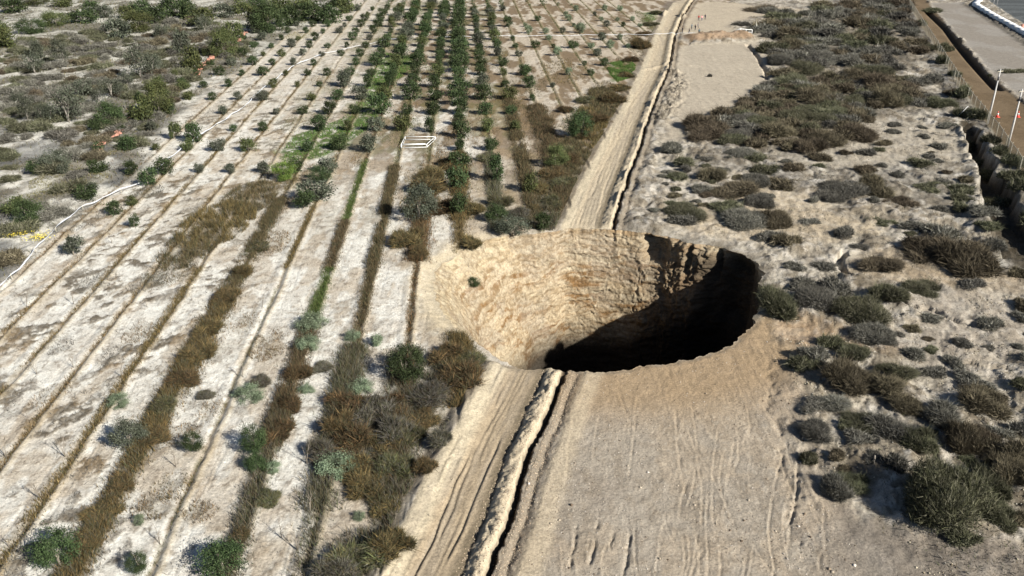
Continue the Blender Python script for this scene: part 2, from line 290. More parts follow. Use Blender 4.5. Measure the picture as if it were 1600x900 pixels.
# ------------------------------------------------------------------ the terrain: height and earth colour at every point
def taper(al, L, a=2.0, b=2.0): return np.clip(np.minimum(al/a, (L-al)/b), 0, 1)
def terrain(X, Y, want_col=True):
    shp = X.shape; X = X.ravel(); Y = Y.ravel()
    z = np.zeros(X.shape); c = np.tile(K(252, 249, 237), (len(X), 1))
    def mixc(m, rgb):
        nonlocal c
        c = c*(1-m[:, None]) + np.asarray(rgb)*m[:, None]
    n_big = fbm(X/14, Y/14, 1); n_mid = fbm(X/3, Y/3, 2); n_sm = fbm(X/.8, Y/.8, 3, 3); n_fin = fbm(X/.27, Y/.27, 4, 2)
    kk = rowk(X, Y); kr = np.round(kk); w_ = (kk-kr)*PITCHROW
    right = X > np.interp(Y, [40, 66, 75, 100, 140, 200, 300, 345], [-6, -2, 5, 7, 17, 33, 70, 84])
    slf = polymask(X, Y, SCRUBL, 1.5, 3, 8, 11)
    orch = np.where(right, 0, 1)*(1-slf)
    # field: whiter left and near, tan to the right and far away
    mixc(sst(-16, -1, X-(Y-60)*.04)*.55*orch, K(212, 194, 168))
    mixc(sst(120, 260, Y)*orch*.5, K(200, 184, 160))
    mixc(sst(.35,.65,n_sm)*.25*orch, K(204,192,174))
    mixc(sst(.52, .66, n_big)*orch*.25, K(186, 168, 140))
    mixc(sst(.5, .68, n_mid)*orch*.25, K(190, 172, 148))
    z += orch*(n_sm-.5)*.10 + orch*(n_fin-.5)*.05 + orch*(n_mid-.5)*.12
    # grey mats of dead weeds lying on the pale strips
    ca, sa = math.cos(.9), math.sin(.9)
    P_, Q_ = X*ca+Y*sa, -X*sa+Y*ca
    mats = fbm(P_/1.9+7, Q_/1.15, 21, 5)
    leftw = sst(-3.2, -5.4, kk)*sst(230, 120, Y)
    mm = sst(.53, .61, mats)*(.35+.65*sst(-3.8, -5.5, kk))*sst(.38, .54, fbm(X/6, Y/9, 23))*sst(260, 140, Y)*orch
    matn = vnoise(X/.22, Y/.22, 77)
    mixc(mm*(.55+.45*matn), K(118, 106, 86)); mixc(mm*sst(.5,.62,n_sm)*.5, K(84, 74, 60)); z += mm*matn*.14
    # far orchard ground: mottled brown litter
    mixc(sst(.42, .58, fbm(X/2.2+5, Y/7, 31))*sst(90, 160, Y)*orch*.85*sst(-7,-2,kk), K(126, 104, 74)); mixc(sst(.5, .62, fbm(X/3+15, Y/9, 34))*sst(90, 160, Y)*orch*.55*sst(-9,-3,kk)*sst(4,1,kk), K(112, 112, 66)); mixc(sst(.52, .62, fbm(X/2.5+25, Y/6, 35))*sst(250, 120, Y)*orch*.4, K(176, 150, 112))
    mixc(orch*sst(.62, .74, n_fin)*sst(.40, .60, n_sm)*.55, K(132, 118, 98)); mixc(sst(.60, .72, fbm(X/.45+9, Y/.45, 33, 3))*.35, K(140, 126, 106))
    # furrow channel and low ridge beside every row
    fr = orch*np.where((kr >= -13) & (kr <= 12), 1, 0)
    wob = (fbm(Y/4+kr*9, kr*0+.3, 41, 3)-.5)*.5
    ww = w_+wob
    z += fr*(-.14*np.exp(-(ww/.22)**2) + .11*np.exp(-((ww-.5)/.25)**2) + .05*np.exp(-((ww+.6)/.3)**2))
    mixc(fr*np.exp(-((ww-.5)/.28)**2)*.55, K(203, 186, 152))
    mixc(fr*np.exp(-(ww/.16)**2)*sst(.3, .55, fbm(Y/2+kr*5, kr*0, 43))*.7, K(128, 106, 76))
    # wheel marks on the strips
    for o_ in (-1.45, -1.15, 1.25, 1.6): z -= fr*.05*np.exp(-((ww-o_)/.10)**2)*sst(.45, .6, fbm(Y/9+kr*3, kr*0+o_, 44, 2))
    # weed strips darken the soil with litter
    for k, y0, y1, hw, dn, hh, pal in STRIPS:
        Ya, Yb = Yof(y1), Yof(y0)
        s = (abs(w_) < hw*2+1) & (kr == k) & (Y > Ya-2) & (Y < Yb+2) if hw < 1.2 else (abs((kk-k)*PITCHROW) < hw*2) & (Y > Ya-2) & (Y < Yb+2)
        m = np.zeros(len(X)); d = abs((kk[s]-k)*PITCHROW) + (n_sm[s]-.5)*.9 + (n_mid[s]-.5)*.8*min(1, hw)
        m[s] = sst(hw*1.1+.05, hw*.5, d)*sst(Ya-1.5, Ya+1, Y[s])*sst(Yb+1.5, Yb-1, Y[s])*(.35+.65*sst(.28, .46, .5*fbm(X[s]/1.5, Y[s]/2.5, 45)+.5*fbm(Y[s]/5+k*7, X[s]*0, 49, 3)))
        pc = np.mean(PAL[pal], axis=0)
        mixc(m*(.75 if dn > 90 else .5)*(.5+.5*n_fin)*orch, pc*1.1)
    for px, py, rx, ry, dn, pal in PATCH:
        gx, gy = G(px, py); s = (abs(X-gx) < rx*1.6) & (abs(Y-gy) < ry*1.6)
        m = np.zeros(len(X)); d = np.hypot((X[s]-gx)/rx, (Y[s]-gy)/ry)+(n_mid[s]-.5)*1.2+(n_sm[s]-.5)*.9
        m[s] = sst(1.05, .55, d)
        mixc(m*.7*np.clip(dn/100, .4, 1)*(.45+.55*n_fin), np.mean(PAL[pal], axis=0)*1.15)
    for gp in GRASS:
        m = polymask(X, Y, gp, 1.2, 2.5, 4, 61)*(1-(1-.3)*np.exp(-((ww-.5)/.3)**2))
        mixc(m*sst(.30, .5, n_sm)*.9, K(86, 110, 50))
    # left scrubland
    lm = sst(.42, .58, fbm(X/5, Y/7, 51)); mixc(slf*lm*.85, K(106, 102, 90)); mixc(slf*sst(160, 260, Y)*.25, K(120, 122, 100)); mixc(slf*.22, K(140, 136, 122)); mixc(slf*sst(.55, .68, n_mid)*.5, K(112, 104, 88))
    mixc(slf*sst(.5, .62, fbm(X/9+4, Y/12, 52))*sst(200, 120, Y)*.7, K(104, 108, 112))
    z += slf*((fbm(X/4, Y/4, 53)-.5)*1.0+(n_sm-.5)*.22)
    mixc(slf*sst(.3,.7,n_fin)*.25, K(150, 140, 120))
    # right scrubland
    r_ = right.astype(float)
    er = fbm(X/3.5, Y/5.5, 70, 5); rr = 1-abs(2*fbm(X/4.5+3, Y/3.0, 71, 4)-1)
    big = fbm(X/22, Y/26, 75)
    mixc(r_, K(205, 196, 178))
    mixc(r_*sst(.42, .62, er)*.75, K(150, 138, 118)); mixc(r_*sst(.5, .66, n_mid)*.5, K(120, 108, 90)); mixc(r_*sst(.84, .96, rr)*.6, K(214, 206, 192))
    mixc(r_*sst(.50, .62, big)*.45, K(132, 128, 120))
    mixc(r_*sst(.55, .7, n_sm)*.4, K(96, 86, 70))
    hum = sst(.45, .7, er)*.6 + rr**3*.28 + (n_sm-.5)*.28 + (n_fin-.5)*.10
    mixc(r_*sst(.58, .7, n_fin)*sst(.4,.55,n_sm)*.45, K(98, 88, 74)); mixc(r_*sst(.60, .72, fbm(X/1.6, Y/2.6, 74, 5))*.55, K(222, 216, 204)); mixc(r_*sst(.56, .66, fbm(X/2.6+4, Y/3.6, 76, 5))*.5, K(112, 102, 86))
    z += r_*(hum*.8+(fbm(X/.6, Y/.9, 78, 4)-.5)*.35)
    for pl_ in THICK: mixc(polymask(X, Y, GP(pl_), 2, 4, 6, 121)*(.5+.5*n_sm)*.85, K(112, 103, 88))
    # bright sand with cracks
    for poly, colr, a in ((GP([(1150,270),(1280,310),(1380,360),(1300,375),(1200,380),(1060,360),(1020,330),(1060,320),(1130,340)]), K(214, 196, 166), .7),
                       (GP([(1325,400),(1400,400),(1490,425),(1600,430),(1600,450),(1420,445),(1345,430)]), K(196, 176, 146), .75),
                       (GP([(1197,470),(1215,485),(1262,502),(1330,525),(1400,548),(1330,552),(1250,545),(1215,520)]), K(184, 154, 118), .85),
                       (GP([(1420,460),(1600,450),(1650,560),(1500,600),(1400,560)]), K(196, 184, 166), .6),
                       (GP([(1320,175),(1480,200),(1500,250),(1380,260),(1200,255),(1250,240)]), K(206, 194, 172), .6)):
        m = polymask(X, Y, poly, 2, 3.0, 5, 81); mixc(m*r_*a*(.6+.4*n_sm), colr); z -= m*r_*hum*.5
    # clearings
    cn = polymask(X, Y, CLEAR_N, 1.1, 1.6, 3, 83); z = z*(1-cn); 
    mixc(cn, K(192, 174, 147)); mixc(cn*sst(78, 55, Y)*.75, K(184, 175, 160)); mixc(cn*sst(.5, .65, fbm(X/4, Y/7, 84))*.35, K(190, 180, 164)); mixc(cn*sst(.48, .62, fbm(X/7+9, Y/9, 87, 5))*.5, K(166, 154, 138)); mixc(cn*sst(.5, .64, fbm(X/3+19, Y/5, 99, 5))*.35, K(200, 180, 152)); mixc(cn*sst(.54, .68, fbm(X/1.2, Y/3.5, 90, 4))*.35, K(150, 136, 116)); mixc(cn*sst(.60, .72, n_sm)*.25, K(146, 130, 108)); mixc(cn*sst(.68, .78, n_fin)*.4, K(206, 196, 178))
    tan_ = cn*sst(11, 4, abs(np.hypot(X-HC[0], Y-HC[1])-18)); mixc(tan_*.8, K(181, 156, 122))
    # tyre arcs and scrapes
    gr = np.zeros(len(X))
    for cx, cy, R_, sp, a0, a1 in ((1020,700,5.6,1.7,.2,3.0),(1180,760,9.5,1.9,.9,3.3),(1060,640,3.2,1.5,-.4,2.4),(930,760,6,1.6,-.8,1.2)):
        gx, gy = G(cx, cy); d = np.hypot(X-gx, (Y-gy)); an = np.arctan2(Y-gy, X-gx)
        for dr in (0, sp): gr += np.exp(-((d-R_-dr+(n_mid-.5)*.5)/.09)**2)*sst(a0, a0+.3, an)*sst(a1, a1-.3, an)*np.sin(np.clip(an*R_*9, -1e9, 1e9))
    rake = fbm(X/.22+(Y*.04), Y/6, 85, 2)
    z += cn*(gr*.03 + (rake-.5)*.10*sst(.35, .6, n_big) + (n_sm-.5)*.09 + (n_fin-.5)*.05)
    rs = random.Random(8)
    for i_ in range(60):
        ax = rs.uniform(860, 1290); ay = rs.uniform(600, 900); ln_ = rs.uniform(60, 190); sl_ = rs.choice([-.12, -.18, -.05, .45, .6, .1])+rs.uniform(-.08, .08); wd = rs.uniform(.05, .12)
        d, al, L = sdist(X, Y, GP([(ax, ay), (ax+sl_*ln_, ay+ln_)])); q_ = (n_mid-.5)*.35+(al/max(L,1)-.5)**2*rs.uniform(-3, 3)
        g = np.exp(-((d+q_)/wd)**2)*taper(al, L, 1.5, 1.5)*cn*sst(.35, .6, n_sm+.08)
        z -= g*rs.uniform(.02, .075); z += cn*.03*np.exp(-((d-.16+q_)/wd)**2)*taper(al, L, 1.5, 1.5)
    # deep bucket scars near the bottom edge
    for a, b in (((935,812),(918,900)),((903,815),(890,890)),((985,830),(973,905)),((957,830),(952,860))):
        d, al, L = sdist(X, Y, GP([a, b])); z -= cn*.16*np.exp(-((d+(n_sm-.5)*.5)/.11)**2)*sst(.35,.5,n_sm)*taper(al, L, .5, .5)*sst(.3, .5, fbm(Y/.6, X*0, 86)+.1)
    # stony verge on the clearing's right
    d, al, L = sdist(X, Y, GP([(1235,560),(1250,640),(1275,720),(1295,800),(1325,900)]))
    z += .22*np.exp(-((d-1.0+(n_mid-.5)*2)/1.0)**2)*taper(al, L)*sst(.4, .6, n_mid) - .16*np.exp(-((d-2.4+(n_mid-.5)*2.5)/.5)**2)*taper(al, L)*sst(.45, .6, n_sm+.05)
    for P3, k3 in ((CLEAR_F, (201, 189, 168)), (CLEAR_T, (206, 192, 168))):
        m = polymask(X, Y, P3, 1.5, 3, 6, 88); z = z*(1-m)+m*((n_sm-.5)*.10+(n_fin-.5)*.05+(fbm(X/.5, Y/5, 89)-.5)*.1); mixc(m, K(*k3)); mixc(m*sst(.48, .62, n_mid)*.3, K(182, 170, 150))
    # mound carrying the white rail
    d, al, L = sdist(X, Y, GP([(1065,63),(1110,61),(1150,60),(1180,60)])); m = np.exp(-(d/5.0)**2)*taper(al, L, 3, 3)
    z += m*1.6; mixc(sst(.2, .5, m)*.8, K(178, 150, 120))
    gx, gy = G(1052, 24); m = np.clip(1-np.hypot(X-gx, (Y-gy)*.5)/4.5, 0, 1); z += m*3.4; mixc(sst(0, .12, m), K(216, 202, 176))
    m = polymask(X, Y, GP([(1034,10),(1042,2),(1078,2),(1070,14),(1040,18)]), 1, 0); mixc(m*.8, K(118, 104, 92))
    # track, ridge, trench and rubble ledge
    for BERM, RDG, TRK in ((BERM_N, RIDGE_N, TRACK_N), (BERM_F, RIDGE_F, TRACK_F)):
        tm = polymask(X, Y, TRK, .25, .25, 2, 91)
        z = z*(1-tm)
        mixc(tm, K(188, 170, 142) if RDG is RIDGE_N else K(208, 192, 164))
        d, al, L = sdist(X, Y, RDG); db, alb, Lb = sdist(X, Y, BERM)
        if RDG is RIDGE_F: pass
        # lines run towards the viewer, so the viewer's right is on their left: flip the sign
        d = -d; db = -db
        inr = (al > 0) & (al < L)
        ds = d+(fbm(X/3.5, Y/3.5, 92, 5)-.5)*.5+(n_fin-.5)*.22+(n_sm-.5)*.15
        far = RDG is RIDGE_F
        ws = [-1.6, -1.1, -.85, -.5, -.1, .3, .42, .5, .85, .95, 1.4, 1.8, 2.1, 2.7, 4.2]
        hs = [0, -.10, .10, .38, .45, .34, .10, -.8, -.85, .10, .12, -.16, .0, .16, 0]
        if far: hs = [q*(.8 if q > 0 else 1) for q in hs]; hs[0:2] = [0, -.04]
        pr = np.interp(ds, ws, hs)+sst(-1, -.6, ds)*sst(.6, .3, ds)*((n_fin-.5)*.22+(n_sm-.5)*.20)
        e = np.where(inr, 1, 0)*(np.abs(d) < 6)
        z += e*pr
        mixc(e*sst(-1.15, -.8, ds)*sst(.65, .35, ds), K(219, 203, 174)); mixc(e*sst(-1.9, -1.4, ds)*sst(-.85, -1.1, ds)*.8, K(112, 102, 84))  # pale crest; the dark strip paints in the ridge's shadow on its left
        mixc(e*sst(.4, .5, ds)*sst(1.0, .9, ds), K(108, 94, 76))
        mixc(e*sst(1.1, 1.3, ds)*sst(2.4, 2.0, ds)*(.4+.6*n_sm), K(150, 138, 120))
        if not far: mixc(e*sst(2.2, 2.6, ds)*sst(4.6, 3.6, ds)*.7, K(206, 190, 162))
        dbs = db+(fbm(X/1.6, Y/1.6, 93)-.5)*.5
        eb = np.where((alb > 0) & (alb < Lb), 1, 0)*(np.abs(db) < 6)
        hgt = .7 if not far else .25
        z += eb*hgt*np.interp(dbs, [-1.5, -.15, .25, 1.6, 2.4], [0, .95, 1, .35, 0])*(1-.0)
        mixc(eb*sst(-.3, .1, dbs)*sst(2.0 if not far else 1.4, 1.1, dbs), K(214, 200, 172)); mixc(eb*sst(-1.9, -1.3, dbs)*sst(-.1, -.4, dbs)*.7, K(160, 148, 128))  # pale crest; the grey on the left slope paints in its shade
        z += eb*sst(0, .3, dbs)*sst(2.2, 1.6, dbs)*(n_fin-.5)*.10
        # ruts run with the track
        for k_, dep in ((-2.2, .10), (-2.7, .05), (-3.6, .08), (-4.0, .12), (-4.6, .06), (-5.3, .07), (-3.1, .05)):
            wv = (fbm(al/9+k_, al*0+.2, 95, 3)-.5)*1.0
            q = (d-k_*(1.0 if not far else .95)+wv)
            mk = tm*sst(.35, .55, fbm(al/6+k_*3, al*0, 96, 2))
            z -= mk*dep*np.exp(-(q/.11)**2); z += mk*dep*.7*np.exp(-((q-.22)/.10)**2)
        z += tm*((fbm(d/.25, al/5, 97, 2)-.5)*.05+(n_fin-.5)*.03)
        mixc(tm*sst(.45, .62, fbm(d/.9, al/9, 98))*.35*sst(-1.4, -2.2, d), K(168, 158, 142))
    # a few torn steps in the far track near its crossing
    d, al, L = sdist(X, Y, GP([(1000,112),(1045,100),(1090,104)])); z += .3*np.exp(-(d/.8)**2)*taper(al, L)
    d, al, L = sdist(X, Y, GP([(1050,110),(1062,130),(1045,165),(1030,190)])); m = np.exp(-(d/1.9)**2)*taper(al, L); z += m*(n_sm-.45)*2.2; mixc(m*.8*sst(.35, .6, n_fin), K(96, 88, 76))
    # road, lot and yard beyond the fence
    m = polymask(X, Y, ROADW, .5, .4, 4, 101); z = z*(1-m)+m*((n_sm-.5)*.08); mixc(m, K(132, 114, 90)); mixc(m*sst(.48, .62, fbm(X/6, Y/9, 102))*.5, K(112, 95, 72))
    m = polymask(X, Y, LOT, .8, 1.0, 4, 103); z = z*(1-m)+m*((n_sm-.5)*.06); mixc(m, K(160, 152, 140)); mixc(m*sst(.48, .6, fbm(X/7, Y/12, 104))*.5, K(178, 173, 164))
    d, al, L = sdist(X, Y, DARKD); m = np.exp(-(d/.9)**2)*taper(al, L); z -= m*1.3; mixc(sst(.2, .6, m)*.85, K(66, 58, 44))
    m = polymask(X, Y, GP([(1535,14),(1600,58),(1680,100),(1680,112),(1600,72),(1560,44),(1500,6)]), 1, 1); mixc(m*.85, K(112, 106, 96)); z += m*(n_sm-.5)*.5
    m = polymask(X, Y, YARD, 1, 0); z = z*(1-m)-m*.2; mixc(m, K(108, 112, 112)); yd = fbm(np.hypot(X-G(1640, 30)[0], Y-G(1640, 30)[1])/3, X*0, 105, 2); mixc(m*sst(.45, .6, yd)*.6, K(80, 84, 84))
    d, al, L = sdist(X, Y, CANAL); mixc(np.exp(-((d-5.0)/2.4)**2)*(1-0)*taper(al, L, 1, 1)*(Y > 200)*.0, K(60, 56, 48))
    # overgrown ditch by the road: steep on both sides
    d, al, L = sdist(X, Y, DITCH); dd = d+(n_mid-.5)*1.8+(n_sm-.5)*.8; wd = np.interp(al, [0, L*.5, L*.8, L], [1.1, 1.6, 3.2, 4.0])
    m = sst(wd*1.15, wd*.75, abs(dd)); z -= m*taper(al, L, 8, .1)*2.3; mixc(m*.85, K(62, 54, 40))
    z += sst(wd*2.4, wd*1.2, abs(dd))*(1-m)*.6*taper(al, L, 5, .1)*sst(.4, .6, n_mid+.1)
    # gully cut on the right of the hole
    for ln, wd, dp in ((GP([(1322,392),(1312,408),(1318,425),(1335,435)]), .55, 1.0), (GP([(1345,735),(1362,728),(1385,722),(1400,718)]), .3, .5), (GP([(1392,466),(1430,482),(1475,488)]), .4, .6), (GP([(1440,478),(1500,505),(1560,512)]), .5, .5), (GP([(1480,560),(1540,575),(1590,582)]), .4, .5), (GP([(1168,69),(1185,90),(1196,110),(1198,125)]), .7, .8)):
        d, al, L = sdist(X, Y, ln); z -= dp*sst(wd, wd*.4, abs(d+(n_sm-.5)*.8))*taper(al, L, .8, .8)
    # crossing tracks in the bottom right corner
    for ln in (GP([(1440,885),(1500,862),(1560,855),(1640,858)]), GP([(1470,892),(1540,872),(1640,868)]), GP([(1380,870),(1440,905)]), GP([(1385,855),(1460,840),(1560,858)])):
        d, al, L = sdist(X, Y, ln); z -= .10*np.exp(-(d/.14)**2)*taper(al, L, 1, 1); mixc(np.exp(-(d/.5)**2)*.4*taper(al, L, 1, 1), K(156, 144, 126))
    m = polymask(X, Y, GP([(1300,800),(1340,815),(1480,835),(1560,850),(1700,860),(1700,960),(1340,960)]), 1.5, 2, 4, 107); mixc(m*.75, K(142, 132, 120)); z *= 1-.6*m
    # lip of the sinkhole: paler loose earth on the left, slightly dropping
    rho = np.hypot(X-HC[0], Y-HC[1]); th = np.arctan2(Y-HC[1], X-HC[0]); edge = rho-rimr(th)
    lf = sst(1.9, 2.5, th)+sst(-2.3, -2.7, th)
    lf = np.clip(lf, 0, 1)
    mixc(sst(3.2+n_mid*2, .8, edge)*lf*.8, K(216, 200, 168))
    z *= 1-.85*sst(1.8, .1, edge)
    z -= lf*sst(2.0, 0, edge)*.45 + (1-lf)*sst(.7, 0, edge)*.12
    # fade everything out at the borders of the sheet
    hw = .62*(Y*CP+H*SP)+4
    bd = np.minimum(np.minimum(hw-abs(X), Y-Y0), (Y1-Y)/2); fade = sst(0, 3, bd); z = z*fade
    if want_col: return z.reshape(shp), np.clip(c, .01, .7)
    return z.reshape(shp)
Y0, Y1 = 38.0, 372.0
NX, NY = 900, 740
tt = np.linspace(0, 1, NY); e_ = .75
Yr = (Y0**(1-e_*1.0)+(Y1**(1-e_)-Y0**(1-e_))*tt)**(1/(1-e_))
uu = np.linspace(-1, 1, NX)
YY = np.repeat(Yr[:, None], NX, 1); XX = uu[None, :]*(.62*(YY*CP+H*SP)+4)
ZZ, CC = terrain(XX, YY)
def hz(x, y):
    x = np.atleast_1d(np.asarray(x, float)); y = np.atleast_1d(np.asarray(y, float))
    j = np.clip(np.interp(y, Yr, np.arange(NY)), 0, NY-1.001); hw = .62*(y*CP+H*SP)+4
    i = np.clip((x/hw+1)/2*(NX-1), 0, NX-1.001); j0 = j.astype(int); i0 = i.astype(int); fj = j-j0; fi = i-i0
    return (ZZ[j0, i0]*(1-fi)+ZZ[j0, i0+1]*fi)*(1-fj)+(ZZ[j0+1, i0]*(1-fi)+ZZ[j0+1, i0+1]*fi)*fj
# open the hole: snap the vertices that fall inside onto the rim
rho = np.hypot(XX-HC[0], YY-HC[1]); TH = np.arctan2(YY-HC[1], XX-HC[0]); RR = rimr(TH); ins = rho < RR
f00 = np.arange(NX*NY).reshape(NY, NX)
faces = np.stack([f00[:-1, :-1], f00[:-1, 1:], f00[1:, 1:], f00[1:, :-1]], -1).reshape(-1, 4)
insf = ins.ravel()[faces].all(1)
sn = np.zeros(NX*NY, bool); sn[faces[~insf].ravel()] = True; sn &= ins.ravel()
xs = XX.ravel().copy(); ys = YY.ravel().copy()
xs[sn] = HC[0]+np.cos(TH.ravel()[sn])*RR.ravel()[sn]; ys[sn] = HC[1]+np.sin(TH.ravel()[sn])*RR.ravel()[sn]
V = np.column_stack([xs, ys, ZZ.ravel()]); faces = faces[~insf]
cx = xs[faces].mean(1); cy = ys[faces].mean(1)
grp = np.zeros(len(faces), int)
def assign(i, m): grp[m] = i
assign(1, inpoly(cx, cy, SCRUBL))
rightf = cx > np.interp(cy, [40, 66, 75, 100, 140, 200, 300, 345], [-6, -2, 5, 7, 17, 33, 70, 84])
assign(2, rightf)
assign(3, inpoly(cx, cy, CLEAR_N)); assign(4, inpoly(cx, cy, CLEAR_F) | inpoly(cx, cy, CLEAR_T))
for B_, R_ in ((BERM_N, RIDGE_N), (BERM_F, RIDGE_F)):
    d, al, L = sdist(cx, cy, R_); ok = (al > 0) & (al < L)
    assign(5, inpoly(cx, cy, track_poly(B_, R_))); assign(6, ok & (-d > -1.2) & (-d < .45)); assign(7, ok & (-d >= .45) & (-d < 1.3))
assign(8, inpoly(cx, cy, ROADW)); assign(9, inpoly(cx, cy, LOT)); assign(10, inpoly(cx, cy, YARD))
for i, nm in enumerate(['ground', 'scrub_ground', 'sandy_scrubland', 'graded_clearing', 'sandy_clearing', 'dirt_track', 'earth_ridge', 'trench', 'dirt_road', 'gravel_lot', 'paved_yard']):
    fs = faces[grp == i]
    if len(fs) == 0: print('empty', nm); continue
    us, inv = np.unique(fs, return_inverse=True)
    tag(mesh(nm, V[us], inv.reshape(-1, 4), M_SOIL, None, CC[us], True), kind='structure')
# the plain beyond, out to the horizon
a0 = .62*(Y0*CP+H*SP)+4; a1 = .62*(Y1*CP+H*SP)+4; B = 6000
OV = np.array([[-a0, Y0, 0], [a0, Y0, 0], [a1, Y1, 0], [-a1, Y1, 0], [-B, -B, 0], [B, -B, 0], [B, B, 0], [-B, B, 0]])
tag(mesh('plain', OV, [(4, 5, 1, 0), (5, 6, 2, 1), (6, 7, 3, 2), (7, 4, 0, 3)], M_SOIL, None, np.tile(K(178, 164, 140), (8, 1))), kind='structure')

# ------------------------------------------------------------------ the sinkhole
NT, ND = 1000, 250
th = np.linspace(-math.pi, math.pi, NT+1)[:-1]; dz = np.r_[0, .0, 22*(np.linspace(0, 1, ND-32)[1:])**1.15, np.linspace(22.5, 60, 31)]; ND = len(dz)
T2, D2 = np.meshgrid(th, dz); rm = rimr(T2, np.exp(-D2/.9))
S_ = T2*18+(fbm(T2*9, D2/3, 220, 3)-.5)*2.2; DW = D2+(fbm(T2*7+9, D2/4, 221, 3)-.5)*1.6
back = sst(.5, .9, T2)*sst(3.0, 2.2, T2); lft = np.clip(sst(1.7, 2.5, T2)+sst(-2.2, -2.8, T2), 0, 1); rgt = sst(1.3, .8, T2)*sst(-.9, .3, T2)
slope_top = .95*lft+.16*back*(1-lft)+.03
inset = slope_top*3.2*(1-np.exp(-D2/3.2)) + (.34*lft+.16*back)*D2*np.exp(-D2/60)
str_ = fbm(S_/2.4+DW*.3, DW/.55-S_*.16, 201, 4); rough = fbm(S_/1.1+DW*.4, DW/1.2, 202, 4); fl = fbm(S_/.8, D2/5, 203, 3); bigb = fbm(S_/4.5+3, D2/4.5, 204, 3)
rgf = rgt*sst(0, .6, D2)
farr = sst(.75, .35, T2)*sst(-.9, .2, T2)
disp = (str_-.5)*(.42*(1-rgt)+.4*rgt) + (rough-.5)*(.22+.8*rgt) + (fl-.5)*(.25*sst(6, 0, D2)*back+.7*rgt) + (bigb-.5)*(.6+.7*rgt)
fine_ = fbm(S_/.35, D2/.3, 206, 3)
disp += (fine_-.5)*(.26+.5*rgt); disp *= 1-.75*farr
# alcoves under the far right rim, with a standing buttress between them
def angle_of(px, py): g = G(px, py); return math.atan2(g[1]-HC[1], g[0]-HC[0])
for px, py, wd, dep, z0, z1 in ((1028, 367, .09, 1.7, .25, 2.6), (1078, 380, .022, 1.0, .3, 4.0), (1160, 396, .10, 2.2, .2, 9), (1128, 385, .018, 1.2, .1, 3)):
    a = angle_of(px, py)
    disp += dep*np.exp(-((T2-a)/wd)**4)*sst(z0-.25, z0+.5, D2)*sst(z1+2.0, z1-.6, D2)*(.75+.5*rough)
for px, py, wd, dep in ((1108, 383, .05, .7),):
    a = angle_of(px, py); disp -= dep*np.exp(-((T2-a)/wd)**4)*sst(.1, 1.4, D2)*sst(13, 7, D2)
disp *= sst(0, .5, D2)
rad = rm-inset+disp
XW = HC[0]+np.cos(T2)*rad; YW = HC[1]+np.sin(T2)*rad
topz = hz(HC[0]+np.cos(th)*rimr(th)*1.0, HC[1]+np.sin(th)*rimr(th)*1.0)
ZW = topz[None, :]*np.exp(-D2/3)-D2-.02
rad[0] = rm[0]+.35; XW[0] = HC[0]+np.cos(th)*rad[0]; YW[0] = HC[1]+np.sin(th)*rad[0]; ZW[0] = hz(XW[0], YW[0])-.10
cw = np.tile(K(192, 174, 144), (T2.size, 1)).reshape(*T2.shape, 3)
def mw(m, rgb):
    global cw
    cw = cw*(1-m[..., None])+np.asarray(rgb)*m[..., None]
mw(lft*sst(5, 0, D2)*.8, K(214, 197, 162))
mw(sst(.46, .60, fbm(S_/3.4+DW*.35, DW/.42-S_*.16, 211, 4))*.95*sst(.42, .62, fbm(S_/5, D2/4, 212)+.06)*sst(1, 4, D2), K(140, 106, 66))
mw(sst(.52, .7, bigb)*.5, K(176, 164, 146)); mw(sst(.50, .62, fbm(S_/5, DW/.22-S_*.2, 231, 3))*.45, K(156, 132, 98)); mw(sst(.52, .62, fbm(S_/6+8, DW/.9-S_*.1, 232, 3))*.4, K(210, 196, 168)); mw(sst(.55, .7, fine_)*.3, K(212, 200, 176)); mw(sst(.5, .3, fine_)*.45, K(132, 112, 86))
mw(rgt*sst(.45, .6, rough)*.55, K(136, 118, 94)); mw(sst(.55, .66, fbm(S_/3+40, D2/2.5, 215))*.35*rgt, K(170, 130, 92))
mw(rgt*sst(.2, 1.2, D2)*.6, K(120, 103, 82)); mw(sst(.80, .66, T2)*sst(-1.6, -.6, T2)*sst(.3, 2.5, D2)*.8, K(74, 66, 56)); mw(np.clip(sst(7, 12, D2)*rgt+sst(11, 17, D2), 0, 1)*.95, K(42, 38, 34))                     # dark deep rock; hole's shadow painted in over it and the right side
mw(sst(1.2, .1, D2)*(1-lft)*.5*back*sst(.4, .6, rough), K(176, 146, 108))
i0 = np.arange(ND*NT).reshape(ND, NT); nx = np.roll(i0, -1, 1)
fw = np.stack([i0[:-1], i0[1:], nx[1:], nx[:-1]], -1).reshape(-1, 4)
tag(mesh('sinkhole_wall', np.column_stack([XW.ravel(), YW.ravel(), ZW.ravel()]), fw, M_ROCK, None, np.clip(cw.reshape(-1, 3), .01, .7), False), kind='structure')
a = np.linspace(0, 2*math.pi, 65)[:-1]
mw_ = bpy.data.materials.new('dark_water'); mw_.use_nodes = True; mw_.node_tree.nodes['Principled BSDF'].inputs['Base Color'].default_value = (.02, .025, .025, 1); mw_.node_tree.nodes['Principled BSDF'].inputs['Roughness'].default_value = .08
WV = np.vstack([[HC[0], HC[1], -58], np.column_stack([HC[0]+24*np.cos(a), HC[1]+24*np.sin(a), a*0-58])])
tag(mesh('water', WV, [(0, 1+i, 1+(i+1) % 64) for i in range(64)], mw_), kind='structure')
def wall_point(px_th, depth):
    j = int((px_th+math.pi)/(2*math.pi)*NT) % NT; i = int(np.argmin(abs(dz-depth))); return (XW[i, j], YW[i, j], ZW[i, j])

